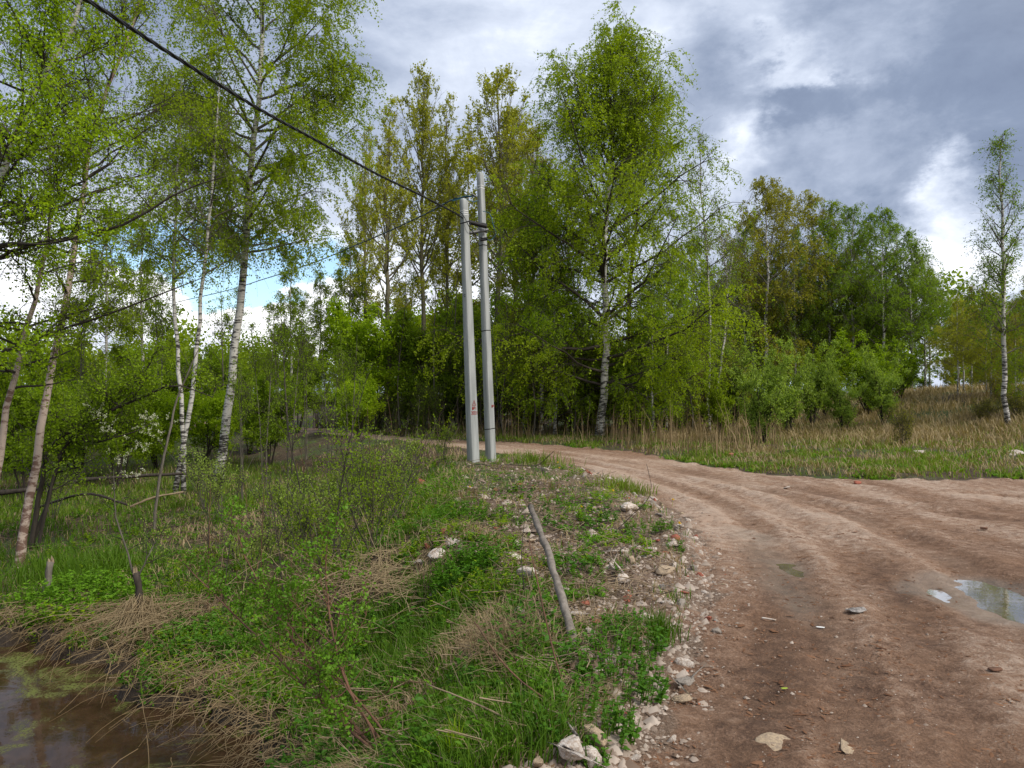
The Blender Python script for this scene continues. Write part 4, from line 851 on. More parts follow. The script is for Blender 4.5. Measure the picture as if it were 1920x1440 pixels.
first = [at(-420, -520, 3.8), pl(-60, -125) if False else at(-90, -150, 5.0), pl(165, 0), pl(320, 100), pl(480, 200), pl(600, 266), pl(700, 322), pl(790, 366), pl(850, 397), at(876, 414, 16.8)]
cable('overhead_cable', 'thick twisted black cable running from the top left down to the pole pair', first, .0105, 3, .55, ['cable', 'rubber', 'cable'])
cable('overhead_cable', 'thin twisted cable dropping left from the pole tops into the birches', [at(892, 366, 17.1), at(850, 373, 17.6), at(800, 399, 20), at(730, 432, 23), at(660, 462, 26), at(590, 491, 30), at(500, 521, 36), at(380, 555, 45), at(150, 600, 60), at(-200, 640, 80)], .014, 3, .7, ['cable', 'blue_wire', 'rubber'])
for i, (pts, lab, mt, r) in enumerate([([at(905, 395, 17.0), at(918, 400, 16.9), at(926, 425, 16.9), at(930, 437, 17), at(920, 449, 17), at(908, 448, 17)], 'blue-green wire loop hanging at the right of the taller pole', 'blue_wire', .008),
    ([at(914, 408, 17.0), at(925, 420, 16.9), at(934, 432, 17.), at(915, 434, 17.0)], 'black wire loop bulging right of the taller pole', 'cable', .007), ([at(880, 414, 16.8), at(888, 436, 16.6), at(898, 448, 16.8), at(912, 449, 17)], 'black wire hanging between the two poles', 'cable', .008),
    ([at(846, 388, 16.6), at(866, 400, 16.3), at(880, 425, 16.3), at(892, 440, 16.6), at(905, 446, 17)], 'lower black wire crossing the front of the shorter pole', 'cable', .008), ([at(848, 376, 16.9), at(870, 371, 16.9), at(886, 377, 17.), at(896, 375, 17.1)], 'bluish wire bridging the tops of the two poles', 'blue_wire', .009),
    ([at(908, 424, 17), at(911, 436, 17.3), at(919, 560, 17.35), at(930, 700, 17.35), at(936, 800, 17.35)], 'thin earthing wire running down the back edge of the taller pole', 'cable', .005)]):
    cable('wire_loop', lab, pts, r, 1, 1, [mt], n=40)
g = gp(876, 880); cable('ground_wire', 'rusty dark wire lying from the pole foot across the mound', [g + [0, 0, .05], g + [.3, -.05, .10], gp(930, 884) + [0, 0, .06], gp(945, 880) + [0, 0, .1], gp(985, 879) + [0, 0, .07], gp(1010, 876) + [0, 0, .06], at(1028, 855, 16), at(1038, 846, 16)], .008, 1, 1, ['bark_dark'], n=60)
cable('ground_wire', 'short curled wire trailing down from the shorter pole foot', [g + [0, 0, .04], gp(885, 893, lift=.05), gp(897, 903, lift=.03), gp(912, 908, lift=.02)], .007, 1, 1, ['bark_dark'], n=30)

# ------------------------------------------------------------ stones
def rock_mesh(seed, n=16, sub=2, rough=.06):
    rr = random.Random(seed); bm = bmesh.new()
    for _ in range(n):
        v = Vector((rr.gauss(0, 1), rr.gauss(0, 1), rr.gauss(0, 1))).normalized(); bm.verts.new((v.x * rr.uniform(.8, 1), v.y * rr.uniform(.8, 1), v.z * rr.uniform(.75, 1)))
    g_ = bmesh.ops.convex_hull(bm, input=bm.verts); bmesh.ops.delete(bm, geom=[x for x in g_['geom_interior'] if isinstance(x, bmesh.types.BMVert)], context='VERTS')
    bmesh.ops.bevel(bm, geom=bm.edges[:], offset=.10, segments=1, affect='EDGES'); bmesh.ops.triangulate(bm, faces=bm.faces[:])
    bmesh.ops.subdivide_edges(bm, edges=bm.edges[:], cuts=sub, use_grid_fill=True)
    from mathutils import noise as mn
    for v in bm.verts: v.co += v.co.normalized() * mn.noise(v.co * 3 + Vector((seed, 0, 0))) * rough * 1.6 + v.co.normalized() * mn.noise(v.co * 9) * rough * .6
    me = bpy.data.meshes.new('stone'); bm.to_mesh(me); bm.free(); me.polygons.foreach_set('use_smooth', [True] * len(me.polygons)); return me
RM = {}
for k in range(8):
    for mt in ('stone_white', 'stone_tan', 'stone_grey', 'brick_red'):
        if (k == 0) or True:
            if k in RM: me = RM[k]['stone_white'].copy(); me.materials.clear()
            else: me = rock_mesh(300 + k); RM[k] = {}
            me.materials.append(MATS[mt]); RM[k][mt] = me
rr = random.Random(12)
def stone(px, py, wpx, ratio, mt, label, group=None, name='stone', sink=.05, rz=None, k=None):
    p = gp(px, py + wpx * ratio * .25); w = wpx * 1.15 / F * p[1] / 2; o = bpy.data.objects.new(name, RM[rr.randrange(8) if k is None else k][mt]); COL.objects.link(o)
    h = w * ratio; o.scale = (w, w * rr.uniform(.7, .95), h); o.rotation_euler = (rr.uniform(-.25, .25), rr.uniform(-.3, .3), rr.uniform(0, 6.28) if rz is None else rz)
    o.location = (p[0], p[1], p[2] + h * ((.95 if py > 1380 and ratio > .6 else .5) if ratio > .2 else -.35)); tag(o, label, 'stone' if 'brick' not in name else 'brick', group); return o
for a in [(1064, 1412, 74, .8, 'stone_white', 'large white limestone block at the bottom edge beside the road'), (1110, 1393, 58, .8, 'stone_tan', 'grey-tan block behind the white block at the bottom edge'), (1106, 1426, 44, .9, 'stone_white', 'smaller white stone right of the large block at the bottom edge'), (1008, 1432, 30, .7, 'stone_tan', 'ochre stone at the bottom edge left of the white block'),
          (987, 1076, 44, .7, 'stone_white', 'bright white angular stone left of the grey stick'), (1180, 952, 46, .5, 'stone_white', 'white stone with a dark hollow near the road bend'), (1247, 1070, 44, .45, 'stone_tan', 'flat pale slab on the crest beside the road'), (1165, 1085, 40, .6, 'stone_white', 'cream broken stone on the crest left of the flat slab'),
          (1104, 1210, 42, .65, 'stone_tan', 'yellowish stone beside the foot of the grey stick'), (963, 1043, 36, .45, 'stone_white', 'white stone lump upslope of the bright angular stone'), (820, 1040, 44, .45, 'stone_white', 'whitish stone left of the leafy clump on the mound'), (850, 1018, 34, .6, 'stone_white', 'upright pale stone above the leafy clump'),
          (790, 1055, 26, .5, 'stone_grey', 'grey-white stone lowest left of the leafy clump'), (1183, 1050, 22, .8, 'stone_tan', 'small tan stone above the cream broken stone'), (1222, 1031, 26, .6, 'stone_white', 'white stone at the grass edge near the road'), (1258, 1020, 22, .6, 'stone_white', 'round white stone beside green sprigs at the road edge'),
          (1275, 985, 26, .35, 'stone_white', 'flat light stone at the mud edge near the yellow flowers'), (1236, 966, 22, .4, 'stone_grey', 'flat grey stone by a tuft on the road bend'), (1035, 977, 24, .6, 'stone_tan', 'tan stone near the top of the grey stick'), (998, 1013, 18, .8, 'stone_tan', 'round brown stone left of the stick top'),
          (1060, 1107, 24, .5, 'stone_white', 'oblong pale stone right of the stick'), (1075, 1148, 36, .3, 'stone_white', 'long flat white slab right of the stick'), (975, 1150, 40, .45, 'stone_white', 'chalky pile of stone left of the stick'), (1282, 1272, 44, .25, 'stone_grey', 'flat grey stone trodden into the mud edge'),
          (1276, 1307, 42, .35, 'stone_tan', 'flat rounded stone in the mud at the lower road edge'), (1300, 1065, 20, .8, 'stone_grey', 'tilted grey stone slab leaning at the mud edge'), (1250, 1128, 26, .5, 'stone_white', 'white stone among chippings beside the road'), (1208, 1178, 24, .9, 'stone_white', 'pale stone tucked beside the grass tuft near the road'),
          (1242, 1100, 20, .6, 'stone_grey', 'brown-grey stone under the flat pale slab'), (1130, 1000, 20, .6, 'stone_grey', 'dull stone lying in the middle of the mound herbs'), (1022, 882, 26, .6, 'stone_white', 'white rubble heap beside the ground wire right of the poles'), (880, 915, 14, .6, 'stone_white', 'small white stone below the shorter pole'),
          (1475, 914, 15, .3, 'stone_white', 'white flat stone alone on the far mud road'), (1580, 1388, 75, .18, 'stone_tan', 'half-buried pale stone in the mud near the bottom edge'), (1450, 1385, 80, .16, 'stone_tan', 'worn stone flush with the mud near the bottom edge'), (1722, 848, 30, .3, 'stone_white', 'white rubble stone on the right verge'), (1900, 851, 34, .3, 'stone_white', 'white rubble stone on the verge at the right border')]:
    stone(*a)
for px, py, w, rt, lab in [(833, 996, 20, .7, 'red brick piece on the left shoulder of the mound'), (800, 1026, 20, .8, 'red brick piece beside the white stones left of the clump'), (1000, 914, 14, .8, 'red brick piece upslope of the grey stick'), (1097, 1130, 26, .5, 'broken red brick right of the grey stick'), (1117, 1165, 26, .6, 'round-cornered red brick among nettles'),
                       (931, 990, 18, .4, 'flat red brick shard in the mound herbs'), (790, 905, 18, .8, 'red brick fragment left of the poles'), (1607, 905, 16, .5, 'orange brick lump on the far side of the mud road'), (1370, 853, 14, .6, 'brick fragment on the grass verge beyond the road'), (1232, 1012, 12, .6, 'tiny brick chip near the road edge stones')]:
    stone(px, py, w, rt, 'brick_red', lab, name='brick')
rg2 = np.random.default_rng(5); cnt = 0
while cnt < 255:
    y = rg2.uniform(3.2, 16); u_ = np.interp(y, EL[:, 1], EL[:, 0]) if y < 11 else np.interp(y, [11, 15.3, 17], [2.24, 1.86, 1.3]); off = abs(rg2.normal()) * .5 if rg2.random() < .6 else rg2.uniform(0, np.interp(y, [3, 6.5, 9, 16], [.4, 1.6, 3, 2.6])) if True else 0
    x = u_ - off + .12; mt = ['stone_white', 'stone_tan', 'stone_grey', 'stone_white', 'stone_tan', 'stone_grey', 'stone_white', 'stone_white', 'stone_grey', 'brick_red'][rg2.integers(10)]; w = float(.027 * rg2.lognormal(0, .6) + .006); o = bpy.data.objects.new('stone', RM[int(rg2.integers(8))][mt]); COL.objects.link(o)
    o.scale = (w, w * rg2.uniform(.6, 1), w * rg2.uniform(.4, .8)); o.rotation_euler = tuple(rg2.uniform(-1, 1, 3)); o.location = (x, y, hz(x, y) + w * .05)
    tag(o, {'stone_white': 'small white stone loose in the rubble along the road edge', 'stone_tan': 'small tan stone loose in the rubble along the road edge', 'stone_grey': 'small grey stone loose in the rubble along the road edge', 'brick_red': 'small red brick crumb loose in the rubble along the road edge'}[mt], 'stone', 'loose stones in the rubble'); cnt += 1
# ------------------------------------------------------------ scatter helpers
def polar(n, r0, r1, a0, a1, rng):
    r = r0 * (r1 / r0) ** rng.random(n); a_ = np.radians(rng.uniform(a0, a1, n)); return r * np.sin(a_), r * np.cos(a_)
def chips(name, label, x, y, s, mat, rng, flat=.5, long=1., catg='rubble', z=None):
    n = len(x); z = H(x, y) if z is None else z; th = rng.uniform(0, 6.28, n); c_, s_ = np.cos(th), np.sin(th)
    base = np.array([(1, 0, 0), (.3, .8, 0), (-.9, .5, 0), (-.6, -.7, 0), (.5, -.8, 0), (.1, .1, 1), (.35, -.1, .8)]); m_ = len(base)
    B = base[None] * (1 + rng.normal(size=(n, m_, 3)) * .22) * s[:, None, None]; B[..., 0] *= long; B[..., 2] *= flat
    X = B[..., 0] * c_[:, None] - B[..., 1] * s_[:, None] + x[:, None]; Yy = B[..., 0] * s_[:, None] + B[..., 1] * c_[:, None] + y[:, None]; Z = B[..., 2] + z[:, None] - s[:, None] * .1
    V = np.stack([X, Yy, Z], -1).reshape(-1, 3); T = np.array([(0, 1, 6), (1, 5, 6), (1, 2, 5), (2, 3, 5), (3, 4, 5), (4, 6, 5), (4, 0, 6)])
    Fq = (np.arange(n)[:, None, None] * m_ + T[None]).reshape(-1, 3)
    o = mk(name, V, [Fq], mat, v=np.repeat(rng.random(n), m_)); tag(o, label, catg, kind='stuff'); return o
leafmat('chip_stone', (.15, .10, .07), (.56, .48, .41), .0); leafmat('chip_wood', (.10, .045, .025), (.26, .14, .08), .0); leafmat('chip_brick', (.30, .10, .06), (.42, .17, .10), .0)
rng = np.random.default_rng(71)
def edge_pts(n, y0, y1, sp, bias=0.):
    y = y0 * (y1 / y0) ** rng.random(n); ex = np.where(y < 11.6, np.interp(y, EL[:, 1][EL[:, 1] < 12], EL[:, 0][EL[:, 1] < 12]), np.interp(y, [11.6, 15.3, 19.3], [2.24, 1.86, .55])); return ex - np.abs(rng.normal(size=n)) * sp + rng.normal(size=n) * .22 + bias, y
x, y = edge_pts(9000, 2.9, 18, .62, .05); chips('rubble', 'crumbled pale stone chippings along the edge of the dirt road', x, y, .0075 * rng.lognormal(0, .65, 9000), 'chip_stone', rng)
x, y = edge_pts(380, 2.9, 18, .7, 0); chips('brick_rubble', 'crumbs of red brick in the stony road edge', x, y, .007 * rng.lognormal(0, .5, 380), 'chip_brick', rng)
x, y = polar(22000, 3, 18, -14, 24, rng); f = fields(x, y); k = f[4] & (f[0] < np.interp(y, [0, 6.5, 9, 17, 20], [.3, 1.8, 3.3, 2.8, .5])); x, y = x[k], y[k]; chips('mound_rubble', 'broken stone and brick strewn over the mound', x, y, .014 * rng.lognormal(0, .6, len(x)), 'chip_stone', rng, .7)
x, y = polar(9000, 2.9, 20, -3, 38, rng); k = inpoly(x, y, MUDP); x, y = x[k], y[k]; chips('wood_chips', 'scattered bark and wood chips pressed into the mud road', x, y, .006 * rng.lognormal(0, .45, len(x)), 'chip_wood', rng, .4, 2.6, 'chips')
x, y = polar(7000, 2.9, 22, -3, 40, rng); k = inpoly(x, y, MUDP); x, y = x[k], y[k]; chips('gravel', 'small pale grit on the mud road', x, y, .0042 * rng.lognormal(0, .5, len(x)), 'chip_stone', rng, .7, 1, 'gravel')

# ------------------------------------------------------------ grass
def blades(name, label, x, y, h, w, lean, mat, rng, z=None, catg='grass', flat=None, kind='stuff', curl=1., comb=0.):
    n = len(x); z = (H(x, y) if z is None else z) - .01; th = rng.uniform(0, 6.28, n)
    if comb: th = np.where(rng.random(n) < comb, 12.6 * fbm(x * .8 + 7, y * .8, 2) + rng.normal(size=n) * .45, th)
    d = np.stack([np.cos(th), np.sin(th), 0 * th], 1)
    if flat is not None: d = nrm(d + flat * np.array([[.0, -.0, 0]]))
    ps = th + np.pi / 2 + rng.normal(size=n) * .5; sd = np.stack([np.cos(ps), np.sin(ps), 0 * ps], 1) * (w * .5)[:, None]
    b_ = np.stack([x, y, z], 1); L_ = lean * h
    m_ = b_ + d * (L_ * .35)[:, None] + np.array([0, 0, 1]) * (h * .55 * np.sqrt(np.clip(1 - (lean * .5) ** 2, .1, 1)))[:, None]
    t_ = b_ + d * (L_ * curl)[:, None] + np.array([0, 0, 1]) * (h * np.sqrt(np.clip(1 - lean ** 2 * .85, .03, 1)))[:, None]
    V = np.stack([b_ - sd, b_ + sd, m_ + sd * .85, m_ - sd * .85, t_], 1).reshape(-1, 3); i = np.arange(n)[:, None] * 5
    o = mk(name, V, [i + np.array([[0, 1, 2, 3]]), i + np.array([[3, 2, 4]])], mat, v=np.repeat(np.clip(rng.random(n) * .6 + .4 * fbm(x * 1.3, y * 1.3, 2), 0, 1), 5)); tag(o, label, catg, kind=kind); return o
def cover(n, r0, r1, a0, a1, dens):
    x, y = polar(n, r0, r1, a0, a1, rng); k = rng.random(n) < dens(x, y); return x[k], y[k]
def plat(y): return np.interp(y, [0, 3.4, 6.5, 9, 13, 17, 20, 24], [.15, .3, 1.5, 3., 3.1, 2.7, 1.3, .6])
def gblob(x, y, px, py, rx, ry, z=-.5):
    cx_, cy_ = w0(px, py, z); return np.exp(-((x - cx_) / rx) ** 2 - ((y - cy_) / ry) ** 2)
def notpond(x, y): return H(x, y) > -1.185
def D_left(x, y):
    f = fields(x, y); d = f[0]; return f[4] & notpond(x, y), d
BIG = np.array([(o.location.x, o.location.y, max(o.scale)) for o in COL.objects if o.name.startswith(('stone', 'brick')) and max(o.scale) > .05])
def nearstone(x, y):
    k = np.zeros(x.shape)
    for a_, b_, r_ in BIG: k = np.maximum(k, (np.hypot(x - a_, (y - b_ + r_ * 1.2) * .6) < r_ * 1.5) * 1.)
    return k
def GF(x, y):
    """patchiness: high = living grass, low = dead straw"""
    g = fbm(x * 1.1 + 11, y * 1.1, 4) + .05
    return g + .30 * gblob(x, y, 770, 1190, .9, 1.1, -.3) + .4 * gblob(x, y, 150, 1060, 1.6, 1.6, -.9) + .25 * gblob(x, y, 300, 960, 3, 3, -.9) - .35 * gblob(x, y, 400, 1020, 1.2, 2., -.9) - .5 * gblob(x, y, 950, 1230, .30, .5, -.2) - .22 * gblob(x, y, 570, 960, 1.3, 2, -.6) - .3 * gblob(x, y, 620, 1420, .6, .35, -.6) - .2 * gblob(x, y, 30, 1160, 1, .6, -1) + .10 * gblob(x, y, 900, 1400, .5, .6, -.3) - .22 * gblob(x, y, 900, 1110, .8, 1.0, -.1) - .25 * gblob(x, y, 640, 890, 3, 4.5, -.3) - .2 * gblob(x, y, 700, 1030, .9, 1.3, -.2)
def dens_green(x, y):
    L_, d = D_left(x, y); g = sst(GF(x, y), .49, .64); on = d < plat(y) * .9
    g = g * (1 - nearstone(x, y))
    return np.where(L_ & (d > .15), np.where(on & (y > 5.5), .15 * sst(fbm(x * 2.2, y * 2.2, 3), .54, .66) + .008, g * .48 * (.4 + .55 * sst(fbm(x * 2.7 + 20, y * 2.7, 2), .4, .55)) + .05), 0)
x, y = cover(230000, 3.3, 24, -42, 16, dens_green); n = len(x); dst = np.hypot(x, y)
blades('grass', 'fresh green grass growing over the left bank and meadow', x, y, rng.uniform(.07, .24, n) * np.where(fields(x, y)[0] < plat(y), .6, 1), .0035 + .0007 * dst, rng.uniform(.1, .8, n), 'grass_lush', rng)
def dens_straw(x, y):
    L_, d = D_left(x, y); g = 1 - .72 * sst(GF(x, y), .46, .62); on = d < plat(y) * .9
    g = g * (1 - nearstone(x, y))
    return np.where(L_ & (d > .25), np.where(on & (y > 5.5), .16 * sst(fbm(x * 1.9 + 50, y * 1.9, 3), .4, .6), g * .6 * sst(fbm(x * 3.1 + 50, y * 3.1, 3), .36, .56) + .10), 0)
x, y = cover(120000, 3.3, 24, -42, 16, dens_straw); n = len(x); dst = np.hypot(x, y)
blades('dead_grass', 'matted pale dead grass lying over the left bank', x, y, rng.uniform(.08, .26, n), .0026 + .0006 * dst, rng.uniform(.78, 1.04, n), 'straw', rng, comb=.65)
# dead leaves and twigs
x, y = cover(26000, 3.2, 20, -42, 18, lambda x, y: np.where(D_left(x, y)[0] & (D_left(x, y)[1] > .3), .8, 0)); P = np.c_[x, y, H(x, y) + rng.uniform(0, .03, len(x))]; V, Q, v = leaves(P, .035, rng, rng.random(len(x)), up=3)
tag(mk('leaf_litter', V, [Q], 'dead_leaf', v=v), 'brown dead leaves lying between the grass on the bank', 'leaves', kind='stuff')
x, y = cover(4200, 3.4, 17, -42, 14, lambda x, y: np.where(D_left(x, y)[0] & (D_left(x, y)[1] > .4), .7, 0)); n = len(x); z = H(x, y) + rng.uniform(.02, .09, n); th = rng.uniform(0, 3.14, n); l = rng.uniform(.12, .55, n)
s = np.linspace(-.5, .5, 4); P = np.stack([x[:, None] + np.cos(th)[:, None] * l[:, None] * s, y[:, None] + np.sin(th)[:, None] * l[:, None] * s, z[:, None] + l[:, None] * s * rng.uniform(-.4, .4, n)[:, None]], -1) + rng.normal(size=(n, 4, 3)) * .012
V, Q = tubes(P, np.tile([.004, .0035, .003, .0015], (n, 1)), 4); tag(mk('dead_twigs', V, [Q], 'bark_dry', attrs=dict(h=np.zeros(len(V)))), 'loose dry twigs scattered over the bank and mound', 'twigs', kind='stuff')
# flood debris reeds on stump and pond margin
def debris(name, label, n, base, dirfn, L0, L1, r, mat, seed, kind='stuff'):
    r_ = np.random.default_rng(seed); P = []
    for k in range(n):
        b_, d = base(r_), dirfn(r_); l_ = r_.uniform(L0, L1); s = np.linspace(0, 1, 6)[:, None]; q = b_ + d * l_ * s; q[:, 2] -= .32 * l_ * s[:, 0] ** 2 * r_.uniform(.2, 1.6); q += np.cumsum(r_.normal(size=(6, 3)) * .012, 0)
        q[:, 2] = np.maximum(q[:, 2], H(q[:, 0], q[:, 1]) + .012); q[:, 2] = np.maximum(q[:, 2], -1.19); P.append(q)
    P = np.array(P); V, Q = tubes(P, np.tile(np.linspace(r, r * .4, 6), (n, 1)), 4); vv = np.repeat(r_.random(n), 24); tag(mk(name, V, [Q], mat, v=vv), label, 'dead reeds', kind=kind)
gs = sb
debris('dead_reeds', 'washed-up dead reeds fanning left from the snapped willow stump', 190, lambda r_: gs + np.array([r_.normal() * .35 + .1, r_.normal() * .22, .12 + r_.uniform(0, .15)]), lambda r_: nrm(np.array([-1., -.45, .05]) + r_.normal(size=3) * [.8, .9, .3]), .2, .95, .0032, 'straw', 1)
debris('hanging_straw', 'dead straw draped over the snapped willow stump', 220, lambda r_: gs + np.array([r_.normal() * .07, r_.normal() * .07 - .05, .30 + r_.uniform(-.05, .12)]), lambda r_: nrm(np.array([0, -.3, -.6]) + r_.normal(size=3) * [.4, .35, .15]), .3, .7, .0032, 'straw', 2)
debris('margin_straw', 'dead stems trailing over the bank into the pond', 300, lambda r_: (lambda u: np.array([np.interp(u, [0, 1], [-3.2, -1.3]) + r_.normal() * .25, np.interp(u, [0, 1], [7.4, 5.1]) + r_.normal() * .25 + .25, -1.0 + r_.uniform(0, .15)]))(r_.random()), lambda r_: nrm(np.array([-.6, -.7, .05]) + r_.normal(size=3) * [1.2, 1, .35]), .1, .42, .0028, 'straw', 3)
debris('sunken_reeds', 'dark rotting stems hanging into the pond from the bank', 500, lambda r_: (lambda u: np.array([np.interp(u, [0, .5, 1], [-5.6, -3.4, -1.4]) + r_.normal() * .3, np.interp(u, [0, .5, 1], [8.9, 7.5, 5.2]) + r_.normal() * .3 + .1, -1.05 + r_.uniform(0, .15)]))(r_.random()), lambda r_: nrm(np.array([-.3, -.7, -.05]) + r_.normal(size=3) * [1, .9, .3]), .15, .7, .0034, 'reed', 13)
debris('margin_straw', 'dead straw tufts on the left margin of the pond', 420, lambda r_: np.array([r_.uniform(-6.2, -3.8), 9.15 + r_.normal() * .18, -1.0 + r_.uniform(0, .15)]), lambda r_: nrm(np.array([0, -.8, .1]) + r_.normal(size=3) * [.7, .3, .2]), .2, .7, .004, 'straw', 4)
gp0 = gp(745, 1090)
debris('bank_reeds', 'heap of brown dead stems on the left shoulder of the mound', 480, lambda r_: gp0 + np.array([r_.normal() * .5, r_.normal() * .5, .08]), lambda r_: nrm(np.array([.1, 0, .25]) + r_.normal(size=3) * [1, .6, .25]), .3, .9, .0033, 'straw', 5)
gp1 = gp(950, 1220)
debris('straw_clump', 'bleached dead grass clump left of the foot of the grey stick', 420, lambda r_: gp1 + np.array([r_.normal() * .10, r_.normal() * .2, .05]), lambda r_: nrm(np.array([-.1, -.35, .75]) + r_.normal(size=3) * [.8, .7, .4]), .12, .42, .0020, 'straw', 6)
# right verge
def dens_rv(x, y):
    f = fields(x, y); return np.where(f[5] & (f[2] > .1) & (f[2] < np.where(x > 7, 13, 4.5)), .10 + .65 * sst(fbm(x * .9 + 5, y * .9, 3), .46, .6), 0) * (y < 36)
x, y = cover(170000, 13, 34, -22, 40, dens_rv); n = len(x); dst = np.hypot(x, y)
blades('verge_grass', 'short green grass and herbs on the verge beyond the mud road', x, y, rng.uniform(.04, .20, n) * (.6 + .8 * fbm(x, y, 2)), .005 + .0009 * dst, rng.uniform(.1, .8, n), 'grass_green', rng)
def dens_dry(x, y):
    f = fields(x, y); return np.where(f[5], sst(f[2], np.where(x > 7, 5, .8), np.where(x > 7, 11, 4)) * (.25 + .75 * sst(fbm(x * .5 + 31, y * .5, 3), .38, .55)), 0) * sst(48 - y, 0, 10)
x, y = cover(120000, 15, 48, 8, 42, dens_dry); n = len(x); dst = np.hypot(x, y)
xs_, ys_ = cover(60000, 13, 34, -10, 40, lambda x, y: np.where(fields(x, y)[5] & (fields(x, y)[2] > .2) & (fields(x, y)[2] < 13), .2 + .6 * sst(fbm(x * .8 + 55, y * .8, 3), .42, .58), 0)); ns = len(xs_)
blades('verge_straw', 'short dead grass mixed into the green verge beyond the mud road', xs_, ys_, rng.uniform(.06, .28, ns), .004 + .0006 * np.hypot(xs_, ys_), rng.uniform(.5, 1.02, ns), 'straw', rng)
blades('tall_dry_grass', 'tall tawny dead grass on the rise right of the road', x, y, rng.uniform(.12, .48, n) * sst(fields(x, y)[2], 0, 5), .004 + .0006 * dst, rng.uniform(.2, .95, n), 'straw_tan', rng)
def dens_reed(x, y):
    f = fields(x, y); return np.where(f[5] & (f[2] > .5) & (f[2] < 7), .8 * sst(fbm(x * .7, y * .7, 2), .3, .5), 0)
x, y = cover(6500, 19, 36, -16, 20, dens_reed); n = len(x)
blades('dry_reeds', 'dead brown reed stalks standing at the edge of the thicket behind the road', x, y, rng.uniform(.4, 1.0, n) * rng.uniform(.5, 1.7, n), rng.uniform(.010, .024, n), rng.uniform(0, .5, n), 'reed', rng, catg='reeds')
x, y = cover(50000, 17, 60, -45, -8, lambda x, y: np.where(D_left(x, y)[0] & (D_left(x, y)[1] > 4), .8, 0)); n = len(x); blades('meadow_grass', 'rough grass under the trees in the left background', x, y, rng.uniform(.08, .3, n), .012 + 0 * x, rng.uniform(.1, .8, n), 'grass_green', rng)
# ------------------------------------------------------------ herbs
def leaf6(P, A, N, s, asp, v):
    B = nrm(np.cross(A, N)); N2 = np.cross(B, A); s = s[:, None]
    pts = [P, P + A * s * .3 + B * s * asp * .42 + N2 * s * .06, P + A * s * .68 + B * s * asp * .36 + N2 * s * .03, P + A * s - N2 * s * .12, P + A * s * .68 - B * s * asp * .36 + N2 * s * .03, P + A * s * .3 - B * s * asp * .42 + N2 * s * .06, P + A * s * .5 - N2 * s * .03]
    V = np.stack(pts, 1).reshape(-1, 3); i = np.arange(len(P))[:, None] * 7; return V, np.concatenate([i + np.array([[0, 1, 6, 5]]), i + np.array([[1, 2, 3, 6]]), i + np.array([[6, 3, 4, 5]])]), np.repeat(v, 7)
def herbs(cx_, cy_, hgt, rng, nst, nl, size, asp=.6, rad=.05, spread=.5):
    n = len(cx_) * nst; ci = np.repeat(np.arange(len(cx_)), nst); th = rng.uniform(0, 6.28, n); ro = np.sqrt(rng.random(n)) * np.broadcast_to(rad, len(cx_))[ci]
    x = cx_[ci] + np.cos(th) * ro; y = cy_[ci] + np.sin(th) * ro; z = H(x, y); h = np.broadcast_to(hgt, len(cx_))[ci] * rng.uniform(.6, 1.1, n) * (1 - .35 * ro / np.maximum(np.broadcast_to(rad, len(cx_))[ci], 1e-6)); tip = np.stack([np.cos(th) * spread * h * .6, np.sin(th) * spread * h * .6, h], 1); b_ = np.stack([x, y, z], 1)
    li = np.repeat(np.arange(n), nl); u = rng.uniform(.15, 1, n * nl); a_ = rng.uniform(0, 6.28, n * nl); P = b_[li] + tip[li] * u[:, None]
    A = nrm(np.stack([np.cos(a_), np.sin(a_), rng.uniform(-.15, .75, n * nl)], 1)); N = nrm(np.array([0, 0, 1.]) + rng.normal(size=(n * nl, 3)) * .35); v = np.clip(.5 * rng.random(len(cx_))[ci][li] + .5 * rng.random(n * nl), 0, 1)
    return leaf6(P, A, N, size * rng.uniform(.6, 1.25, n * nl) * (1.1 - .35 * u), asp, v), (b_, tip)
def dens_herb(x, y):
    L_, d = D_left(x, y); L_ = L_ & (nearstone(x, y) < .5); return np.where(L_ & (d > .45), np.where(d < plat(y), .42 * sst(fbm(x * 2.1 + 3, y * 2.1, 3), .53, .62) + .025, .75 * sst(fbm(x * 1.2 + 60, y * 1.2, 3), .42, .55) + .08), 0)
x, y = cover(15000, 3.4, 19, -42, 17, dens_herb); (V, Q, v), _ = herbs(x, y, rng.uniform(.05, .17, len(x)), rng, 4, 6, .044, .62, .055)
tag(mk('ground_herbs', V, [Q], 'leaf_bank', v=v), 'low leafy weeds spread over the mound and bank', 'weeds', kind='stuff')
x, y = cover(3000, 6, 22, -42, 17, dens_herb); (V, Q, v), _ = herbs(x, y, rng.uniform(.1, .3, len(x)), rng, 4, 7, .045, .5, .07)
tag(mk('bank_herbs', V, [Q], 'leaf_shrub', v=v), 'taller yellow-green weeds on the bank and mound', 'weeds', kind='stuff')
x, y = cover(4200, 13.5, 26, 2, 40, lambda x, y: np.where(fields(x, y)[5] & (fields(x, y)[2] < 5), .7 * sst(fbm(x * .9 + 5, y * .9, 3), .42, .6), 0)); (V, Q, v), _ = herbs(x, y, rng.uniform(.04, .14, len(x)), rng, 5, 6, .06, .6, .12)
tag(mk('verge_herbs', V, [Q], 'leaf_bank', v=v), 'bright low weeds on the verge beyond the mud road', 'weeds', kind='stuff')
x, y = cover(1900, 3.4, 12, -42, 14, lambda x, y: np.where(D_left(x, y)[0] & (D_left(x, y)[1] > .8), .8 * sst(fbm(x * 1.4 + 90, y * 1.4, 3), .50, .60), 0)); (V, Q, v), _ = herbs(x, y, rng.uniform(.12, .30, len(x)), rng, 5, 8, .055, .55, .09)
tag(mk('slope_herbs', V, [Q], 'leaf_nettle', v=v), 'dark broad-leaved weeds on the near slope above the pond', 'weeds', kind='stuff')
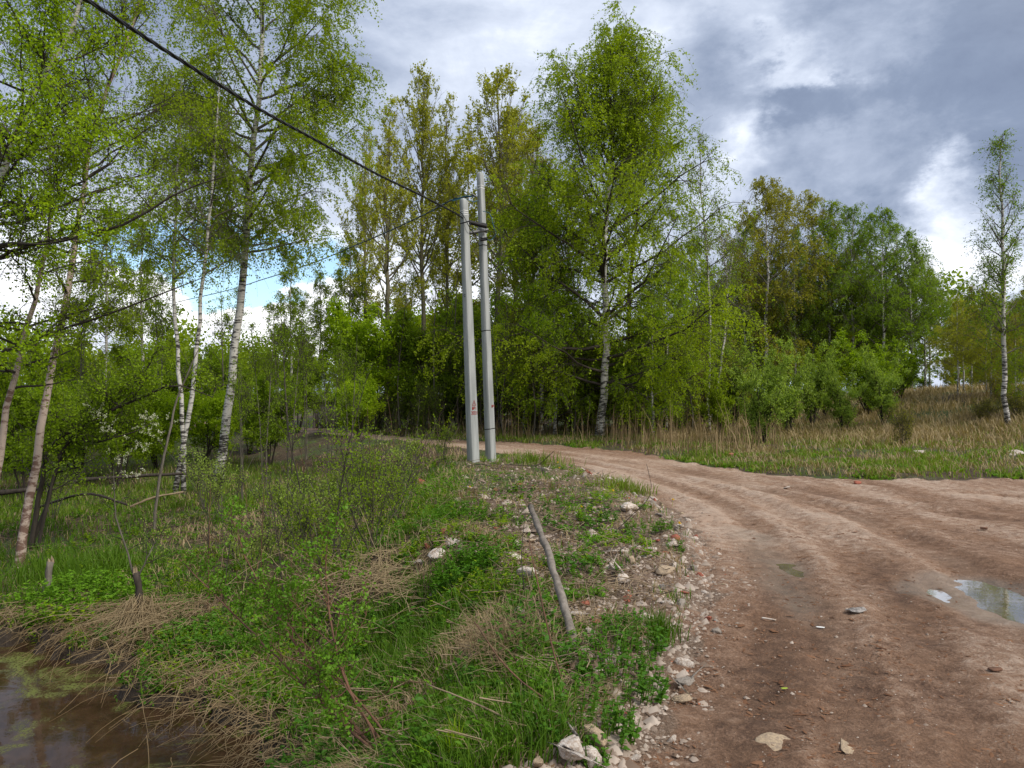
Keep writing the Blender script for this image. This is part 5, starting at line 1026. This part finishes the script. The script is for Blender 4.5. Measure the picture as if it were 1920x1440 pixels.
def clump(label, px, py, rad, h, nst, nl, size, mat, asp=.55, spread=.6, name='weed_clump', seed=1):
    r_ = np.random.default_rng(seed); g_ = gp(px, py); (V, Q, v), (b_, tip) = herbs(np.array([g_[0]]), np.array([g_[1]]), np.array([h]), r_, nst, nl, size, asp, rad, spread)
    e = empty(name, tuple(g_)); tag(e, label, 'plant'); mk('leaves', V - g_, [Q], mat, e, v=v)
    s = np.linspace(0, 1, 3)[None, :, None]; P = b_[:, None] + tip[:, None] * s; V, Q = tubes(P, np.tile([.003, .0025, .0015], (len(P), 1)), 4); mk('stems', V - g_, [Q], 'leaf_bank', e, v=np.full(len(V), .5))
clump('round bright green leafy clump on the left of the mound', 868, 1090, .27, .36, 130, 16, .045, 'leaf_bank', seed=1)
clump('dark nettle patch at the foot of the grey stick', 1150, 1265, .30, .22, 90, 12, .040, 'leaf_nettle', .62, .4, 'nettle_patch', 2)
clump('nettles between the yellowish stone and the road', 1185, 1195, .24, .20, 70, 12, .036, 'leaf_nettle', .62, .4, 'nettle_patch', 3)
clump('lowest dark nettle patch near the bottom rods', 1075, 1345, .30, .2, 90, 12, .036, 'leaf_nettle', .62, .4, 'nettle_patch', 4)
clump('nettle sprigs touching the foreground stones', 1105, 1428, .08, .08, 16, 9, .026, 'leaf_nettle', .62, .5, 'nettle_patch', 5)
clump('leafy clump on the mound near the mud bend', 1215, 1000, .26, .16, 50, 12, .04, 'leaf_bank', seed=6)
clump('leafy clump left of the purple weeds', 870, 975, .36, .3, 60, 12, .045, 'leaf_bank', seed=7)
clump('leafy clump upper left of the mound, below the poles', 825, 925, .5, .38, 70, 12, .05, 'leaf_bank', seed=8)
clump('dark green herb patch above the pond beside the grey stump', 160, 1135, .75, .42, 210, 15, .065, 'leaf_bank', seed=9)
clump('light green broad-leaved sprigs overhanging the pond', 130, 1165, .35, .3, 30, 12, .06, 'leaf_bright', .7, seed=10)
clump('wide mat of dark weeds on the slope left of the foreground willow', 430, 1200, .8, .26, 280, 14, .055, 'leaf_nettle', .5, seed=11)
clump('green weed mat on the slope above the dark one', 540, 1130, .7, .24, 170, 13, .045, 'leaf_bank', .5, seed=12)
clump('small fern-like rosette near the purple weeds', 935, 985, .1, .14, 26, 9, .04, 'leaf_bright', .3, .9, seed=13)
clump('purple-tinged dead-nettle patch in the middle of the mound', 925, 965, .35, .12, 60, 9, .022, 'purple_weed', .6, .4, 'purple_weeds', 14)
clump('pale weeds on the near bank at the lower left', 420, 1320, .4, .2, 80, 12, .03, 'leaf_shrub', .5, seed=15)
clump('weeds beside the small road-edge stones', 1265, 1030, .1, .12, 16, 9, .03, 'leaf_bank', seed=16)
clump('herb clump right of the stick, by the oblong stone', 1100, 1085, .15, .14, 26, 10, .03, 'leaf_bank', seed=17)
clump('herb clump in the middle of the mound', 1060, 1045, .35, .14, 55, 10, .03, 'leaf_bank', seed=18)
def tuft(label, px, py, n, h, rad, mat='grass_lush', seed=0):
    r_ = np.random.default_rng(seed); g_ = gp(px, py); x = g_[0] + r_.normal(size=n) * rad; y = g_[1] + r_.normal(size=n) * rad
    o = blades('grass_tuft', label, x, y, h * r_.uniform(.5, 1.1, n), np.full(n, .0045 + .0006 * g_[1]), r_.uniform(.1, .75, n), mat, r_, kind=None, catg='grass')
    for v_ in (o.data,): v_.transform(Matrix.Translation(-Vector(g_)))
    o.location = g_
tuft('dense grass tuft at the edge of the rubble beside the nettles', 1235, 1190, 260, .2, .07, seed=1); tuft('grass tuft on the bend of the mound above the white stone', 1160, 915, 240, .26, .2, 'grass_green', 2); tuft('grass tuft right of the taller pole foot', 1000, 870, 300, .35, .35, 'grass_green', 3)
tuft('grass tuft nearest the mud road bend', 1190, 925, 160, .22, .15, 'grass_green', 4); tuft('lush grass tuft on the foreground slope', 790, 1225, 900, .28, .3, seed=5); tuft('lush grass tuft left of the foreground slope tuft', 720, 1180, 700, .26, .3, seed=6); tuft('grass tuft by the bottom edge right of the rods', 1020, 1390, 350, .2, .12, seed=7)
tuft('bright grass tuft at the foot of the pink-barked birch', 110, 1080, 700, .42, .45, seed=8); tuft('grass tuft behind the grey stump', 190, 1075, 600, .4, .4, seed=9); tuft('single broad-bladed tuft at the bottom edge', 855, 1420, 60, .22, .03, 'leaf_bright', 10)
# dandelions
MATS['petal'] = MATS['yellow_petal']
def dandelion(px, py, i):
    g_ = gp(px, py + 8); e = empty('dandelion', tuple(g_)); tag(e, LABD[i], 'flower', 'dandelions'); h = (8 / F * g_[1]) + .03
    V, Q = tubes(np.array([[(0, 0, 0), (.005, 0, h * .6), (.01, 0, h)]]), np.full((1, 3), .002), 5); mk('stem', V, [Q], 'leaf_bright', e, v=np.full(len(V), .8))
    r_ = np.random.default_rng(i); k = 42; a_ = r_.uniform(0, 6.28, k); el_ = r_.uniform(-.1, 1.3, k); d = np.stack([np.cos(a_) * np.cos(el_), np.sin(a_) * np.cos(el_), np.sin(el_)], 1); sd = nrm(np.cross(d, [0, 0, 1.01])) * .004; c_ = np.array([.01, 0, h])
    V = np.stack([c_ - sd * .5 + 0 * d, c_ + sd * .5 + 0 * d, c_ + d * .024 + sd, c_ + d * .024 - sd], 1).reshape(-1, 3); mk('flower_head', V, [np.arange(k * 4).reshape(-1, 4)], 'yellow_petal', e)
LABD = ['dandelion at the road edge right of the bend, near a flat light stone', 'dandelion just above the white stone with the hollow', 'dandelion right of the ground wire on the mound top', 'dandelion beside the white rubble heap by the wire', 'dandelion right of the grass tuft on the mound bend', 'dandelion below the shorter pole', 'dandelion low at the mud edge under the road-edge sprigs', 'dandelion in the herbs above the stick top']
for i, (px, py) in enumerate([(1260, 941), (1148, 924), (1045, 870), (1048, 882), (1158, 911), (880, 917), (1272, 986), (1088, 955)]): dandelion(px, py, i)
# litter on the road
def flatbit(name, label, catg, px, py, w, l, mat, rz, wave=.25, th=.004):
    g_ = gp(px, py); n = 9; xs = np.linspace(-.5, .5, n); X, Y_ = np.meshgrid(xs, xs); r_ = np.random.default_rng(int(px)); e_ = 1 - .25 * np.abs(Y_) + r_.normal(size=X.shape) * .02
    Z = wave * w * (.5 * np.sin(X * 5 + Y_ * 3) * .3 + .15 * np.cos(Y_ * 7) + .15) + .012; xx = X * l * e_; yy = Y_ * w; cs, sn = math.cos(rz), math.sin(rz)
    V = np.c_[(xx * cs - yy * sn).ravel(), (xx * sn + yy * cs).ravel(), Z.ravel()]; V2 = V + [0, 0, th]; i = np.arange(n - 1)[:, None] * n + np.arange(n - 1)[None]; q = np.stack([i, i + n, i + 1 + n, i + 1], -1).reshape(-1, 4); q2 = np.stack([i, i + 1, i + 1 + n, i + n], -1).reshape(-1, 4) + n * n
    b_ = list(range(n)) + [n * k + n - 1 for k in range(1, n)] + [n * (n - 1) + k for k in range(n - 2, -1, -1)] + [n * k for k in range(n - 2, 0, -1)]; bq = [(b_[k], b_[(k + 1) % len(b_)], b_[(k + 1) % len(b_)] + n * n, b_[k] + n * n) for k in range(len(b_))]
    o = mk(name, np.vstack([V, V2]), [q, q2, np.array(bq)], mat, smooth=False); o.location = g_; tag(o, label, catg)
flatbit('wrapper', 'crumpled grey wrapper lying on the mud in the middle of the road', 'litter', 1603, 1146, .085, .15, 'grey_litter', .3, .5)
flatbit('wood_splinter', 'pale wood splinter on the mud left of the wrapper', 'splinter', 1440, 1163, .018, .11, 'stone_white', -.6, .1, .008)
flatbit('paper_scrap', 'tiny white paper scrap on the mud beside the wrapper', 'litter', 1536, 1178, .02, .06, 'white_litter', -.4, .3)
flatbit('green_leaf', 'single lime-green leaf lying on the mud road', 'leaf', 1468, 1292, .02, .04, 'lime_leaf', .2, .3, .001)
flatbit('brick_shard', 'dark flat brick shard on the right side of the mud', 'brick', 1843, 993, .05, .08, 'bark_red', -.7, .2, .02)
flatbit('bark_scrap', 'curled brown bark scrap near the right border of the mud', 'bark', 1862, 1258, .04, .08, 'bark_red', .1, .4, .01)
